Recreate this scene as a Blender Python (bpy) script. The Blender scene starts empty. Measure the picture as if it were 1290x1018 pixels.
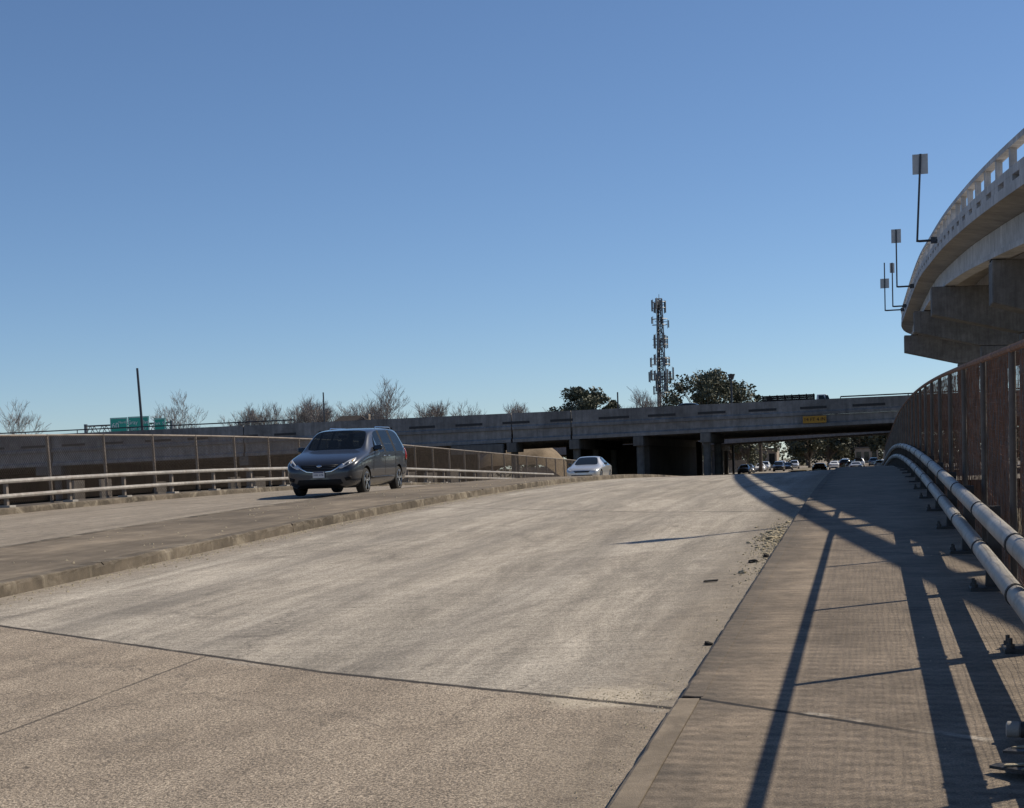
import bpy, bmesh, math, random
from mathutils import Vector, Matrix
from mathutils.bvhtree import BVHTree
random.seed(7)
scene = bpy.context.scene
COL = scene.collection
R = math.radians

# ------------------------------------------------------------------ materials
def new_mat(name):
    m = bpy.data.materials.new(name); m.use_nodes = True
    nt = m.node_tree; nt.nodes.clear()
    out = nt.nodes.new('ShaderNodeOutputMaterial')
    b = nt.nodes.new('ShaderNodeBsdfPrincipled')
    nt.links.new(b.outputs[0], out.inputs[0])
    return m, nt, b

class NG:
    """little node helper"""
    def __init__(s, nt): s.nt = nt
    def n(s, t, **kw):
        x = s.nt.nodes.new(t)
        for k, v in kw.items(): setattr(x, k, v)
        return x
    def link(s, a, b): s.nt.links.new(a, b)
    def coord(s, scale=(1, 1, 1), rot=(0, 0, 0)):
        tc = s.n('ShaderNodeTexCoord'); mp = s.n('ShaderNodeMapping')
        mp.inputs['Scale'].default_value = scale; mp.inputs['Rotation'].default_value = rot
        s.link(tc.outputs['Object'], mp.inputs[0]); return mp.outputs[0]
    def noise(s, vec, scale, detail=4, rough=.6, dist=0):
        x = s.n('ShaderNodeTexNoise'); x.inputs['Scale'].default_value = scale
        x.inputs['Detail'].default_value = detail; x.inputs['Roughness'].default_value = rough
        x.inputs['Distortion'].default_value = dist
        s.link(vec, x.inputs['Vector']); return x.outputs['Fac']
    def ramp(s, fac, stops):
        x = s.n('ShaderNodeValToRGB'); e = x.color_ramp.elements
        while len(e) < len(stops): e.new(.5)
        for i, (p, c) in enumerate(stops):
            e[i].position = p; e[i].color = (c, c, c, 1) if not hasattr(c, '__len__') else (*c, 1)
        s.link(fac, x.inputs[0]); return x.outputs[0]
    def mix(s, fac, a, b, mode='MIX'):
        x = s.n('ShaderNodeMix', data_type='RGBA', blend_type=mode)
        for sock, v in ((0, fac), (6, a), (7, b)):
            if isinstance(v, (int, float)): x.inputs[sock].default_value = v
            elif isinstance(v, tuple): x.inputs[sock].default_value = (*v, 1)
            else: s.link(v, x.inputs[sock])
        return x.outputs[2]
    def math(s, op, a, b=0., c=0.):
        x = s.n('ShaderNodeMath', operation=op)
        for i, v in enumerate((a, b, c)):
            if isinstance(v, (int, float)): x.inputs[i].default_value = v
            else: s.link(v, x.inputs[i])
        return x.outputs[0]
    def bump(s, h, strength, dist, prev=None):
        x = s.n('ShaderNodeBump'); x.inputs['Strength'].default_value = strength
        x.inputs['Distance'].default_value = dist; s.link(h, x.inputs['Height'])
        if prev is not None: s.link(prev, x.inputs['Normal'])
        return x.outputs[0]
    def xyz(s, vec):
        x = s.n('ShaderNodeSeparateXYZ'); s.link(vec, x.inputs[0]); return x.outputs

def plain(name, col, rough=.6, metal=0., coat=0., var=.12, scale=6., bump=0.):
    m, nt, b = new_mat(name); g = NG(nt)
    v = g.coord(); f = g.noise(v, scale, 5)
    lo = tuple(c * (1 - var) for c in col); hi = tuple(min(1, c * (1 + var)) for c in col)
    g.link(g.ramp(f, [(.3, lo), (.7, hi)]), b.inputs['Base Color'])
    b.inputs['Roughness'].default_value = rough; b.inputs['Metallic'].default_value = metal
    b.inputs['Coat Weight'].default_value = coat; b.inputs['Coat Roughness'].default_value = .05
    if bump:
        g.link(g.bump(g.noise(v, scale * 8, 4), bump, .02), b.inputs['Normal'])
    return m

def concrete(name, col, stain=.35, scale=1., streak=True, bump=.3, tint=None, vert=False):
    """weathered concrete: broad mottling, fine grain, long streaks"""
    m, nt, b = new_mat(name); g = NG(nt)
    v = g.coord()
    big = g.noise(v, .35 * scale, 6, .65, .5)
    mid = g.noise(v, 2.3 * scale, 6, .7)
    fine = g.noise(v, 60 * scale, 3, .7)
    lo = tuple(c * (1 - stain) for c in col); hi = tuple(min(1, c * (1 + stain * .5)) for c in col)
    c1 = g.ramp(big, [(.3, lo), (.68, hi)])
    c2 = g.mix(.55, c1, g.ramp(mid, [(.3, .35), (.7, .75)]), 'OVERLAY')
    c3 = g.mix(.35, c2, g.ramp(fine, [(.3, .3), (.7, .72)]), 'OVERLAY')
    if streak:
        sv = g.coord((3.2, 3.2, .22) if vert else (1.4, .07, 1))
        st = g.noise(sv, 1.6 * scale, 5, .7)
        c3 = g.mix(.5, c3, g.ramp(st, [(.32, .28), (.66, .66)]), 'OVERLAY')
    if tint: c3 = g.mix(g.ramp(g.noise(v, .8 * scale, 5, .7, 1.), [(.5, 0), (.72, .8)]), c3, tint)
    g.link(c3, b.inputs['Base Color']); b.inputs['Roughness'].default_value = .88
    b.inputs['Specular IOR Level'].default_value = .25
    n1 = g.bump(fine, bump, .006)
    g.link(g.bump(mid, bump * .6, .01, n1), b.inputs['Normal'])
    return m

def road_mat(name, joint=True):
    """old concrete pavement: brown exposed aggregate before the skewed joint, greyer tined and tyre streaked beyond"""
    m, nt, b = new_mat(name); g = NG(nt)
    v = g.coord(); X, Y, Z = g.xyz(v)
    big = g.noise(v, .22, 6, .65, .6); mid = g.noise(v, 1.6, 6, .7)
    fine = g.noise(v, 38, 3, .75); grit = g.noise(v, 110, 2, .8)
    # skewed joints: u = 7.3 - .6 x (and 15.2 m further on)
    sk = g.math('MULTIPLY_ADD', X, .62, Y)
    near = g.math('LESS_THAN', g.math('ADD', sk, g.math('MULTIPLY', g.math('SUBTRACT', mid, .5), .02)), 7.28)
    cn = g.ramp(big, [(.3, (.245, .203, .158)), (.7, (.335, .285, .228))])
    cn = g.mix(.8, cn, g.ramp(grit, [(.38, .1), (.6, .86)]), 'OVERLAY')
    cn = g.mix(.6, cn, g.ramp(g.noise(v, 64, 2, .6), [(.38, .16), (.6, .8)]), 'OVERLAY')
    cn = g.mix(.4, cn, g.ramp(mid, [(.35, .3), (.65, .66)]), 'OVERLAY')
    cf = g.ramp(big, [(.28, (.30, .268, .225)), (.7, (.385, .35, .30))])
    sv = g.coord((1.1, .05, 1), (0, 0, R(-3))); st = g.noise(sv, 2.2, 7, .72, .3)
    cf = g.mix(.42, cf, g.ramp(st, [(.33, .22), (.66, .68)]), 'OVERLAY')
    tv = g.coord((.25, 4.5, 1), (0, 0, R(-3))); tt = g.noise(tv, 2.4, 5, .75, .6)
    cf = g.mix(.38, cf, g.ramp(tt, [(.34, .28), (.66, .68)]), 'OVERLAY')
    cf = g.mix(.6, cf, g.ramp(fine, [(.36, .22), (.62, .76)]), 'OVERLAY')
    cf = g.mix(.55, cf, g.ramp(grit, [(.38, .2), (.6, .78)]), 'OVERLAY')
    pz = g.noise(g.coord((.9, .22, 1), (0, 0, R(-14))), 1.3, 8, .78, 1.2)
    cf = g.mix(.5, cf, g.ramp(pz, [(.38, .26), (.62, .68)]), 'OVERLAY')
    # greyer wheel lanes, tan between
    wl = g.math('SINE', g.math('MULTIPLY', X, 3.45))
    cf = g.mix(g.math('MULTIPLY', g.ramp(wl, [(.2, 0), (1., 1)]), .2), cf, (.17, .158, .145))
    c = g.mix(near, cf, cn)
    # tan dust along the gutters
    gut = g.ramp(g.math('ABSOLUTE', g.math('ADD', X, 4.95)), [(.0, 0), (1., 0)])
    ab = g.math('SUBTRACT', g.math('ABSOLUTE', g.math('ADD', X, 4.95)), 3.1)
    gd = g.math('MULTIPLY', g.ramp(g.math('ADD', ab, g.math('MULTIPLY', mid, .7)), [(.45, 0), (.98, 1)]), .6)
    c = g.mix(gd, c, g.ramp(g.noise(v, 5, 5, .7), [(.35, (.14, .115, .09)), (.65, (.29, .245, .19))]))
    # pale patched spall by the kerb at the joint
    px = g.math('POWER', g.math('DIVIDE', g.math('ADD', X, 1.45), .42), 2.); py = g.math('POWER', g.math('DIVIDE', g.math('SUBTRACT', Y, 8.3), .38), 2.)
    pd = g.math('ADD', g.math('ADD', px, py), g.math('MULTIPLY', g.math('SUBTRACT', g.noise(v, 7, 5, .7), .5), 2.6))
    pm = g.ramp(pd, [(.25, 1), (1., 0)])
    c = g.mix(g.math('MULTIPLY', pm, .95), c, g.ramp(fine, [(.35, (.36, .31, .24)), (.65, (.56, .50, .41))]))
    # oil drips, dark blotches and scuffs
    bl = g.ramp(g.noise(v, 1.15, 5, .72, .4), [(.60, 0), (.70, 1)])
    c = g.mix(g.math('MULTIPLY', bl, .42), c, (.11, .098, .086))
    vo = g.n('ShaderNodeTexVoronoi', feature='F1'); vo.inputs['Scale'].default_value = 1.7; g.link(v, vo.inputs['Vector'])
    dr = g.math('MULTIPLY', g.ramp(g.math('ADD', vo.outputs['Distance'], g.math('MULTIPLY', mid, .06)), [(.055, 1), (.085, 0)]), .75)
    c = g.mix(dr, c, (.07, .06, .052))
    vc = g.n('ShaderNodeTexVoronoi', feature='DISTANCE_TO_EDGE'); vc.inputs['Scale'].default_value = .16
    wv_ = g.n('ShaderNodeVectorMath', operation='ADD'); nz = g.n('ShaderNodeTexNoise'); nz.inputs['Scale'].default_value = 1.6; nz.inputs['Detail'].default_value = 6; nz.inputs['Roughness'].default_value = .7
    g.link(v, nz.inputs['Vector']); g.link(v, wv_.inputs[0]); g.link(nz.outputs['Color'], wv_.inputs[1]); g.link(wv_.outputs[0], vc.inputs['Vector'])
    ck = g.math('MULTIPLY', g.ramp(vc.outputs['Distance'], [(.0006, 1), (.0022, 0)]), g.ramp(g.noise(v, .33, 3, .6), [(.48, 0), (.56, .6)]))
    c = g.mix(ck, c, (.06, .052, .046))
    # long tyre arcs of pale dust and dark rubber
    ta = g.coord((2.6, .035, 1), (0, 0, R(6))); tn = g.noise(ta, 1.7, 4, .6)
    c = g.mix(.35, c, g.ramp(tn, [(.38, .36), (.62, .60)]), 'OVERLAY')
    # joints (dark sealed cracks)
    def line(coordv, at, w, wob=.05):
        d = g.math('ABSOLUTE', g.math('ADD', g.math('SUBTRACT', coordv, at), g.math('MULTIPLY', g.math('SUBTRACT', g.noise(v, 3.5, 5, .7), .5), wob)))
        return g.ramp(g.math('DIVIDE', d, w), [(.55, 1), (1., 0)])
    jm = line(sk, 7.28, .042)
    j2 = line(g.math('MULTIPLY_ADD', X, .76, Y), 22.5, .07, .12)
    j3 = line(g.math('MULTIPLY_ADD', X, .76, Y), 37.8, .09, .12)
    lj = g.math('MULTIPLY', line(X, -4.77, .018, .03), near)
    ch = g.math('MULTIPLY', g.ramp(g.noise(v, 1.9, 5, .75), [(.3, .45), (.45, 1)]), .95)
    for k, s_ in ((jm, 1.), (j2, .6), (j3, .5), (lj, .7)):
        c = g.mix(g.math('MULTIPLY', g.math('MULTIPLY', k, ch), s_), c, (.028, .024, .022))
    # pale lip of the joint
    lip = g.math('MULTIPLY', line(sk, 7.18, .06, .09), g.ramp(g.noise(v, 1.3, 4, .7), [(.55, 0), (.68, .35)]))
    c = g.mix(lip, c, (.5, .46, .4))
    # scratches
    g.link(c, b.inputs['Base Color']); b.inputs['Roughness'].default_value = .86
    b.inputs['Specular IOR Level'].default_value = .3
    n1 = g.bump(grit, .7, .007); n2 = g.bump(fine, .7, .013, n1)
    g.link(g.bump(tt, .25, .02, n2), b.inputs['Normal'])
    return m

def sidewalk_mat(name):
    m, nt, b = new_mat(name); g = NG(nt)
    v = g.coord(); X, Y, Z = g.xyz(v)
    big = g.noise(v, .5, 6, .7, .6); mid = g.noise(v, 2.6, 6, .7); fine = g.noise(v, 45, 3, .75); grit = g.noise(v, 120, 2, .8)
    c = g.ramp(big, [(.3, (.155, .125, .095)), (.7, (.255, .208, .16))])
    c = g.mix(.6, c, g.ramp(mid, [(.32, .28), (.68, .72)]), 'OVERLAY')
    c = g.mix(.55, c, g.ramp(grit, [(.36, .2), (.64, .8)]), 'OVERLAY')
    tv = g.coord((.8, 7, 1), (0, 0, R(-6))); tt = g.noise(tv, 2., 6, .78, .8)
    c = g.mix(.38, c, g.ramp(tt, [(.34, .28), (.66, .7)]), 'OVERLAY')
    # dark drain stain along the kerb side
    ks = g.ramp(g.math('ADD', g.math('MULTIPLY_ADD', X, 1., 1.05), g.math('MULTIPLY', g.math('SUBTRACT', mid, .5), .9)), [(.05, .78), (.46, 0)])
    c = g.mix(ks, c, (.085, .074, .063))
    sk = g.math('MULTIPLY_ADD', X, .73, Y)
    def line(cv, at, w, wob=.04):
        d = g.math('ABSOLUTE', g.math('ADD', g.math('SUBTRACT', cv, at), g.math('MULTIPLY', g.math('SUBTRACT', g.noise(v, 4, 5, .7), .5), wob)))
        return g.ramp(g.math('DIVIDE', d, w), [(.55, 1), (1., 0)])
    jm = g.math('MULTIPLY', line(sk, 7.2, .035), g.ramp(X, [(.0, .95), (.25, .25)]))
    c = g.mix(jm, c, (.02, .018, .018))
    c = g.mix(g.math('MULTIPLY', line(sk, 7.26, .05), g.ramp(mid, [(.5, 0), (.62, .6)])), c, (.46, .42, .36))
    for at in (15.8, 22.6, 30, 37.5, 45): c = g.mix(g.math('MULTIPLY', line(sk, at, .03), .6), c, (.03, .027, .025))
    g.link(c, b.inputs['Base Color']); b.inputs['Roughness'].default_value = .85
    b.inputs['Specular IOR Level'].default_value = .3
    # woven, tined ripples pressed across the walk
    wob = g.math('MULTIPLY', g.math('SUBTRACT', g.noise(v, 7., 5, .65), .5), 5.5)
    sx = g.math('SINE', g.math('ADD', g.math('MULTIPLY', X, 50.), wob)); sy = g.math('SINE', g.math('ADD', g.math('MULTIPLY', g.math('MULTIPLY_ADD', X, .12, Y), 46.), wob))
    weave = g.math('MULTIPLY', sx, sy)
    weave = g.math('MULTIPLY_ADD', sy, .5, g.math('MULTIPLY', weave, .5))
    weave = g.math('ADD', weave, g.math('MULTIPLY', g.noise(v, 30, 4, .7), 1.3))
    c = g.mix(g.math('MULTIPLY', g.math('MAXIMUM', g.math('SUBTRACT', 1., g.math('MULTIPLY', Y, .055)), .1), .5), c, g.ramp(weave, [(.0, .22), (1., .66)]), 'OVERLAY')
    bl = g.ramp(g.noise(v, 1.5, 5, .72, .4), [(.56, 0), (.70, 1)])
    c = g.mix(g.math('MULTIPLY', bl, .4), c, (.085, .072, .06))
    g.link(c, b.inputs['Base Color'])
    msk = g.math('MULTIPLY', g.ramp(g.math('ADD', X, g.math('MULTIPLY', g.math('SUBTRACT', big, .5), .8)), [(.0, .45), (.25, 1)]), 1.)
    msk = g.math('MULTIPLY', msk, g.math('MULTIPLY', g.math('MAXIMUM', g.math('SUBTRACT', 1.25, g.math('MULTIPLY', Y, .07)), .18), g.ramp(g.noise(v, 1.4, 4, .65), [(.42, .15), (.6, 1)])))
    bn = g.n('ShaderNodeBump'); bn.inputs['Distance'].default_value = .012; g.link(weave, bn.inputs['Height']); g.link(g.math('MULTIPLY', msk, .55), bn.inputs['Strength'])
    n1 = g.bump(grit, .5, .006, bn.outputs[0])
    g.link(g.bump(fine, .35, .01, n1), b.inputs['Normal'])
    return m

M = {}
M['road'] = road_mat('old_concrete_pavement')
M['walk'] = sidewalk_mat('tined_sidewalk_concrete')
M['kerb'] = concrete('kerb_concrete', (.125, .105, .082), .6, 2.2, streak=False, bump=.7, tint=(.34, .30, .235))
M['kerbpale'] = concrete('pale_kerb_concrete', (.215, .18, .14), .5, 2.4, streak=False, bump=.6, tint=(.12, .10, .08))
M['median'] = concrete('median_concrete', (.19, .158, .12), .45, 1.2, bump=.4, tint=(.105, .086, .066))
M['street'] = concrete('street_concrete', (.26, .24, .215), .3, .5)
M['ramp'] = concrete('ramp_concrete', (.46, .465, .48), .28, 1., vert=True)
M['soffit'] = concrete('soffit_concrete', (.36, .335, .30), .3, 1., streak=False)
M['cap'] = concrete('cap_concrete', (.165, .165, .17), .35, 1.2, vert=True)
M['bridge'] = concrete('overpass_concrete', (.205, .198, .195), .4, .6, vert=True)
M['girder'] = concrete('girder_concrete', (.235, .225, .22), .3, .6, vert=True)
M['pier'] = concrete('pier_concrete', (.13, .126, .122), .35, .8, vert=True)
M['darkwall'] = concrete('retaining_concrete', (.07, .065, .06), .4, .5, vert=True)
M['earth'] = concrete('dry_earth', (.22, .172, .12), .35, .8, streak=False, bump=.6)
M['block'] = concrete('block_concrete', (.22, .19, .155), .3, .8, vert=True)
M['galv'] = concrete('painted_pipe', (.34, .325, .305), .3, 3.2, streak=False, bump=.12, tint=(.22, .185, .155)); M['galv'].node_tree.nodes['Principled BSDF'].inputs['Roughness'].default_value = .5
M['steel'] = plain('dark_steel', (.055, .053, .052), .6, .3, var=.4, scale=9, bump=.2)
M['rust'] = plain('rusty_wire', (.21, .115, .075), .85, .1, var=.5, scale=5)
M['rustdark'] = plain('brown_wire', (.05, .036, .028), .9, var=.4, scale=3)
M['postgrey'] = plain('grey_post', (.115, .10, .09), .6, .3, var=.3, scale=4)
M['postfar'] = plain('pale_post', (.20, .17, .145), .6, .2, var=.3, scale=2)
M['pole'] = plain('sign_pole', (.05, .055, .065), .5, .4)
M['signback'] = plain('sign_back', (.42, .42, .42), .5, .4, var=.1)
M['black'] = plain('black_plastic', (.012, .012, .013), .6)
M['black'].node_tree.nodes['Principled BSDF'].inputs['Specular IOR Level'].default_value = .2
M['rubber'] = plain('tyre_rubber', (.016, .016, .017), .85, bump=.2)
M['alloy'] = plain('alloy_wheel', (.55, .56, .58), .28, .9, var=.06)
M['chrome'] = plain('chrome', (.7, .7, .72), .12, 1., var=.02)
M['glass'] = plain('dark_glass', (.012, .016, .02), .04, 0., var=.05)
M['glass'].node_tree.nodes['Principled BSDF'].inputs['Specular IOR Level'].default_value = .38
M['lampglass'] = plain('lamp_glass', (.62, .64, .66), .1, .2, var=.15, scale=14)
M['lampin'] = plain('lamp_inside', (.10, .11, .13), .15, .5)
M['amber'] = plain('amber_lens', (.55, .32, .06), .2)
M['red'] = plain('tail_lens', (.30, .02, .015), .2)
M['plate'] = plain('plate_white', (.62, .63, .64), .4, var=.05)
M['plateink'] = plain('plate_ink', (.05, .06, .14), .5)
M['vanpaint'] = plain('slate_paint', (.042, .048, .062), .32, .5, .8, var=.04)
M['slot'] = plain('slot_shade', (.045, .045, .047), .95)
M['silver'] = plain('silver_paint', (.62, .62, .61), .32, .55, .8, var=.03)
M['white'] = plain('white_paint', (.75, .75, .74), .35, 0, .6, var=.03)
M['blackpaint'] = plain('black_paint', (.012, .013, .015), .25, .2, .8, var=.05)
M['greypaint'] = plain('grey_paint', (.16, .18, .2), .3, .5, .8, var=.05)
M['bluepaint'] = plain('blue_paint', (.04, .07, .12), .3, .5, .8, var=.05)
M['green'] = plain('sign_green', (.02, .40, .29), .4, var=.06)
M['white2'] = plain('sign_white', (.80, .82, .80), .4, var=.03)
M['yellow'] = plain('sign_yellow', (.45, .22, .012), .45, var=.1)
M['bark'] = plain('bark', (.115, .09, .07), .9, var=.35, scale=3)
M['barkgrey'] = plain('grey_bark', (.27, .24, .22), .9, var=.35, scale=3)
M['lattice'] = plain('tower_steel', (.2, .21, .22), .5, .6, var=.2, scale=.6)
M['antenna'] = plain('antenna_grey', (.16, .165, .17), .6, var=.25, scale=.8)
M['roof'] = plain('roof_shingle', (.04, .033, .03), .9, var=.3, scale=2)
M['wallb'] = plain('house_wall', (.30, .25, .2), .9, var=.2, scale=1)
M['stone'] = plain('broken_concrete', (.40, .35, .25), .95, var=.45, scale=22, bump=.6)
M['tar'] = plain('tar_lump', (.03, .028, .026), .9, var=.3, scale=20, bump=.5)
M['leaf'] = plain('oak_leaf', (.085, .092, .058), .7, var=.45, scale=.5)
M['leaf2'] = plain('dull_leaf', (.075, .078, .045), .65, var=.35, scale=.9)
def tinted(name, see, tint):
    m, nt, b = new_mat(name); g = NG(nt)
    b.inputs['Base Color'].default_value = (.01, .013, .017, 1); b.inputs['Roughness'].default_value = .03; b.inputs['Specular IOR Level'].default_value = .5
    t = g.n('ShaderNodeBsdfTransparent'); t.inputs[0].default_value = (*tint, 1); mx = g.n('ShaderNodeMixShader'); mx.inputs[0].default_value = see
    g.link(b.outputs[0], mx.inputs[1]); g.link(t.outputs[0], mx.inputs[2]); out = [n_ for n_ in nt.nodes if n_.type == 'OUTPUT_MATERIAL'][0]; g.link(mx.outputs[0], out.inputs[0]); return m
M['tint'] = tinted('tinted_window', .5, (.55, .62, .64))
M['seat'] = plain('grey_seat', (.13, .125, .12), .85, var=.2)
def leafy(m):
    b = m.node_tree.nodes['Principled BSDF']; b.inputs['Transmission Weight'].default_value = 0
    b.inputs['Subsurface Weight'].default_value = 0
for k in ('leaf', 'leaf2'): leafy(M[k])

def ground_mat():
    m, nt, b = new_mat('dry_grass_ground'); g = NG(nt); v = g.coord()
    c = g.ramp(g.noise(v, .08, 7, .7), [(.3, (.11, .094, .07)), (.5, (.17, .145, .105)), (.7, (.13, .115, .08))])
    c = g.mix(.6, c, g.ramp(g.noise(v, 3, 5, .75), [(.3, .25), (.7, .75)]), 'OVERLAY')
    g.link(c, b.inputs['Base Color']); b.inputs['Roughness'].default_value = .95
    g.link(g.bump(g.noise(v, 4, 5), .6, .1), b.inputs['Normal']); return m
M['ground'] = ground_mat()

# ------------------------------------------------------------------ mesh helpers
class MB:
    def __init__(s): s.v = []; s.f = []; s.mi = []; s.cur = 0
    def add(s, vs, fs):
        o = len(s.v); s.v += [tuple(p) for p in vs]; s.f += [tuple(i + o for i in f) for f in fs]; s.mi += [s.cur] * len(fs); return s
    def hexa(s, p):   # 8 points: bottom ring 0-3, top ring 4-7
        return s.add(p, [(3, 2, 1, 0), (4, 5, 6, 7), (0, 1, 5, 4), (1, 2, 6, 5), (2, 3, 7, 6), (3, 0, 4, 7)])
    def box(s, x0, x1, y0, y1, z0, z1):
        return s.hexa([(x0, y0, z0), (x1, y0, z0), (x1, y1, z0), (x0, y1, z0), (x0, y0, z1), (x1, y0, z1), (x1, y1, z1), (x0, y1, z1)])
    def bar(s, a, b, w, h, up=(0, 0, 1)):
        a = Vector(a); b = Vector(b); d = (b - a).normalized(); u = Vector(up)
        if abs(d.dot(u)) > .98: u = Vector((0, 1, 0))
        r = d.cross(u).normalized() * (w / 2); t = r.cross(d).normalized() * (h / 2)
        return s.hexa([a - r - t, a + r - t, b + r - t, b - r - t, a - r + t, a + r + t, b + r + t, b - r + t])
    def tube(s, pts, rad, n=8, cap=True, ry=None):
        pts = [Vector(p) for p in pts]; m = len(pts)
        if not hasattr(rad, '__len__'): rad = [rad] * m
        o = len(s.v); ref = None
        for i, p in enumerate(pts):
            d = (pts[min(i + 1, m - 1)] - pts[max(i - 1, 0)]).normalized()
            if ref is None:
                ref = Vector((0, 0, 1)) if abs(d.z) < .9 else Vector((1, 0, 0))
            a = d.cross(ref).normalized(); b_ = a.cross(d).normalized(); ref = b_
            for k in range(n):
                t = 2 * math.pi * k / n
                s.v.append(tuple(p + a * (math.cos(t) * rad[i]) + b_ * (math.sin(t) * (rad[i] if ry is None else ry))))
        for i in range(m - 1):
            for k in range(n):
                k2 = (k + 1) % n
                s.f.append((o + i * n + k, o + i * n + k2, o + (i + 1) * n + k2, o + (i + 1) * n + k)); s.mi.append(s.cur)
        if cap:
            s.f.append(tuple(o + k for k in reversed(range(n)))); s.f.append(tuple(o + (m - 1) * n + k for k in range(n))); s.mi += [s.cur] * 2
        return s
    def sweep(s, rings, cap=True, closed=True):
        n = len(rings[0]); o = len(s.v)
        for r_ in rings: s.v += [tuple(p) for p in r_]
        for i in range(len(rings) - 1):
            for k in range(n if closed else n - 1):
                k2 = (k + 1) % n
                s.f.append((o + i * n + k, o + i * n + k2, o + (i + 1) * n + k2, o + (i + 1) * n + k)); s.mi.append(s.cur)
        if cap and closed:
            s.f.append(tuple(o + k for k in reversed(range(n)))); s.f.append(tuple(o + (len(rings) - 1) * n + k for k in range(n))); s.mi += [s.cur] * 2
        return s
    def build(s, name, mat, parent=None, smooth=False, bevel=0., local=False):
        off = Vector((0, 0, 0))
        if parent is not None and not local: off = Vector(parent['_o'])
        me = bpy.data.meshes.new(name)
        me.from_pydata([tuple(Vector(p) - off) for p in s.v], [], s.f)
        mats = mat if isinstance(mat, (list, tuple)) else [mat]
        for m_ in mats: me.materials.append(m_)
        if len(mats) > 1: me.polygons.foreach_set('material_index', s.mi)
        bm = bmesh.new(); bm.from_mesh(me); bmesh.ops.recalc_face_normals(bm, faces=bm.faces); bm.to_mesh(me); bm.free()
        if smooth: me.polygons.foreach_set('use_smooth', [True] * len(me.polygons))
        o = bpy.data.objects.new(name, me); COL.objects.link(o)
        if parent is not None: o.parent = parent; o['_o'] = tuple(off)
        if bevel:
            bv = o.modifiers.new('bevel', 'BEVEL'); bv.width = bevel; bv.segments = 2; bv.limit_method = 'ANGLE'
        if smooth:
            try: me.set_sharp_from_angle(angle=R(40))
            except Exception: pass
        return o

def tag(o, label=None, cat=None, group=None, kind=None):
    if label: o['label'] = label
    if cat: o['category'] = cat
    if group: o['group'] = group
    if kind: o['kind'] = kind
    return o
def evaluated(o):
    dg = bpy.context.evaluated_depsgraph_get(); dg.update()
    return bpy.data.meshes.new_from_object(o.evaluated_get(dg), depsgraph=dg)
def thing(name, loc, label, cat, group=None, rz=0):
    o = bpy.data.objects.new(name, None); COL.objects.link(o); o.location = loc; o.rotation_euler = (0, 0, rz)
    o['_o'] = tuple(loc); return tag(o, label, cat, group)
def struct(name, mb, mat, **k): return tag(mb.build(name, mat, **k), kind='structure')
def copy_tree(o, parent=None):
    c = o.copy(); COL.objects.link(c)
    if parent is not None: c.parent = parent
    for ch in list(o.children): copy_tree(ch, c)
    return c

# ------------------------------------------------------------------ road profile (a humped bridge)
def deck(y, k=.00114, u0=20., g=.033):
    if y <= u0: return g * y
    ue = u0 + (g + .02) / k; yy = min(y, ue)
    z = g * yy - k / 2 * (yy - u0) ** 2
    if y > ue: z -= .02 * (y - ue)
    z0 = -.5
    d = z - z0                      # soft sag into the level street beyond
    return z if d > .4 else z0 + (.4 * math.exp((d - .4) / .4) if d < .4 else d) if d > -6 else z0
def frange(a, b, st):
    n = max(1, round((b - a) / st)); return [a + (b - a) * i / n for i in range(n + 1)]
US = frange(-12, 70, .5) + frange(72, 150, 2) + frange(156, 760, 14)
def strip(xs, dz, us=US):
    mb = MB(); n = len(xs)
    for u in us:
        for x in xs: mb.v.append((x, u, deck(u) + (dz(x) if callable(dz) else dz)))
    for i in range(len(us) - 1):
        for k in range(n - 1):
            a = i * n + k; mb.f.append((a, a + 1, a + 1 + n, a + n)); mb.mi.append(0)
    return mb

RZ = -.14
def rz(x): return RZ + .075 * max(0., min(1., (x + 3.6) / 2.6))
struct('road', strip([-8.9, -7.5, -6, -4.8, -3.6, -2.7, -1.8, -1.0], rz), M['road'])
struct('left_carriageway', strip([-19.55, -17.5, -15.5, -13.5, -12.05], RZ), M['road'])
struct('sidewalk', strip([-.88, -.4, 0, .4, .8, 1.35], 0), M['walk'])
BR = [u for u in US if u <= 112]
struct('median', strip([-12.0, -11, -10, -9.14], 0, BR), M['median'])

def kerb_sweep(x_face, x_back, us, rough=.012, height=.15, drop=.02, lip=0.):
    """one run of kerb: sloped worn face, chipped top edge; x_face is the gutter side"""
    s = 1 if x_back > x_face else -1
    mb = MB(); rings = []
    for u in us:
        z = deck(u); j = lambda a: random.uniform(-a, a)
        chip = min(.028, max(0, random.gauss(0, rough)))
        rings.append([(x_face + s * j(rough * .4), u, z - height - .03), (x_face + s * (.006 + abs(j(rough * .5))), u, z - .04 + lip + j(rough * .3)),
                      (x_face + s * (.012 + chip), u, z + lip - .008 - chip * .5), (x_face + s * (.03 + chip * 1.2), u, z + lip + .003 + j(.002)), (x_back, u, z + .003 + lip * .7), (x_back, u, z - height - .03)])
    return mb.sweep(rings)
def kerb(name, xf, xb, a, b, seg, mk='kerb', **k):
    mb = MB(); u = a
    while u < b:
        e = min(b, u + seg); t = kerb_sweep(xf, xb, frange(u + .003, e - .003, .12 if u < 60 else 1.5), **k); mb.add(t.v, t.f); u = e
    return struct(name, mb, M[mk], smooth=False)
kerb('median_kerb', -8.9, -9.14, -8, 112, 6.1, rough=.02, lip=0.)
kerb('median_far_kerb', -12.05, -12.0 + .2, -8, 112, 6.1)
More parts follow.
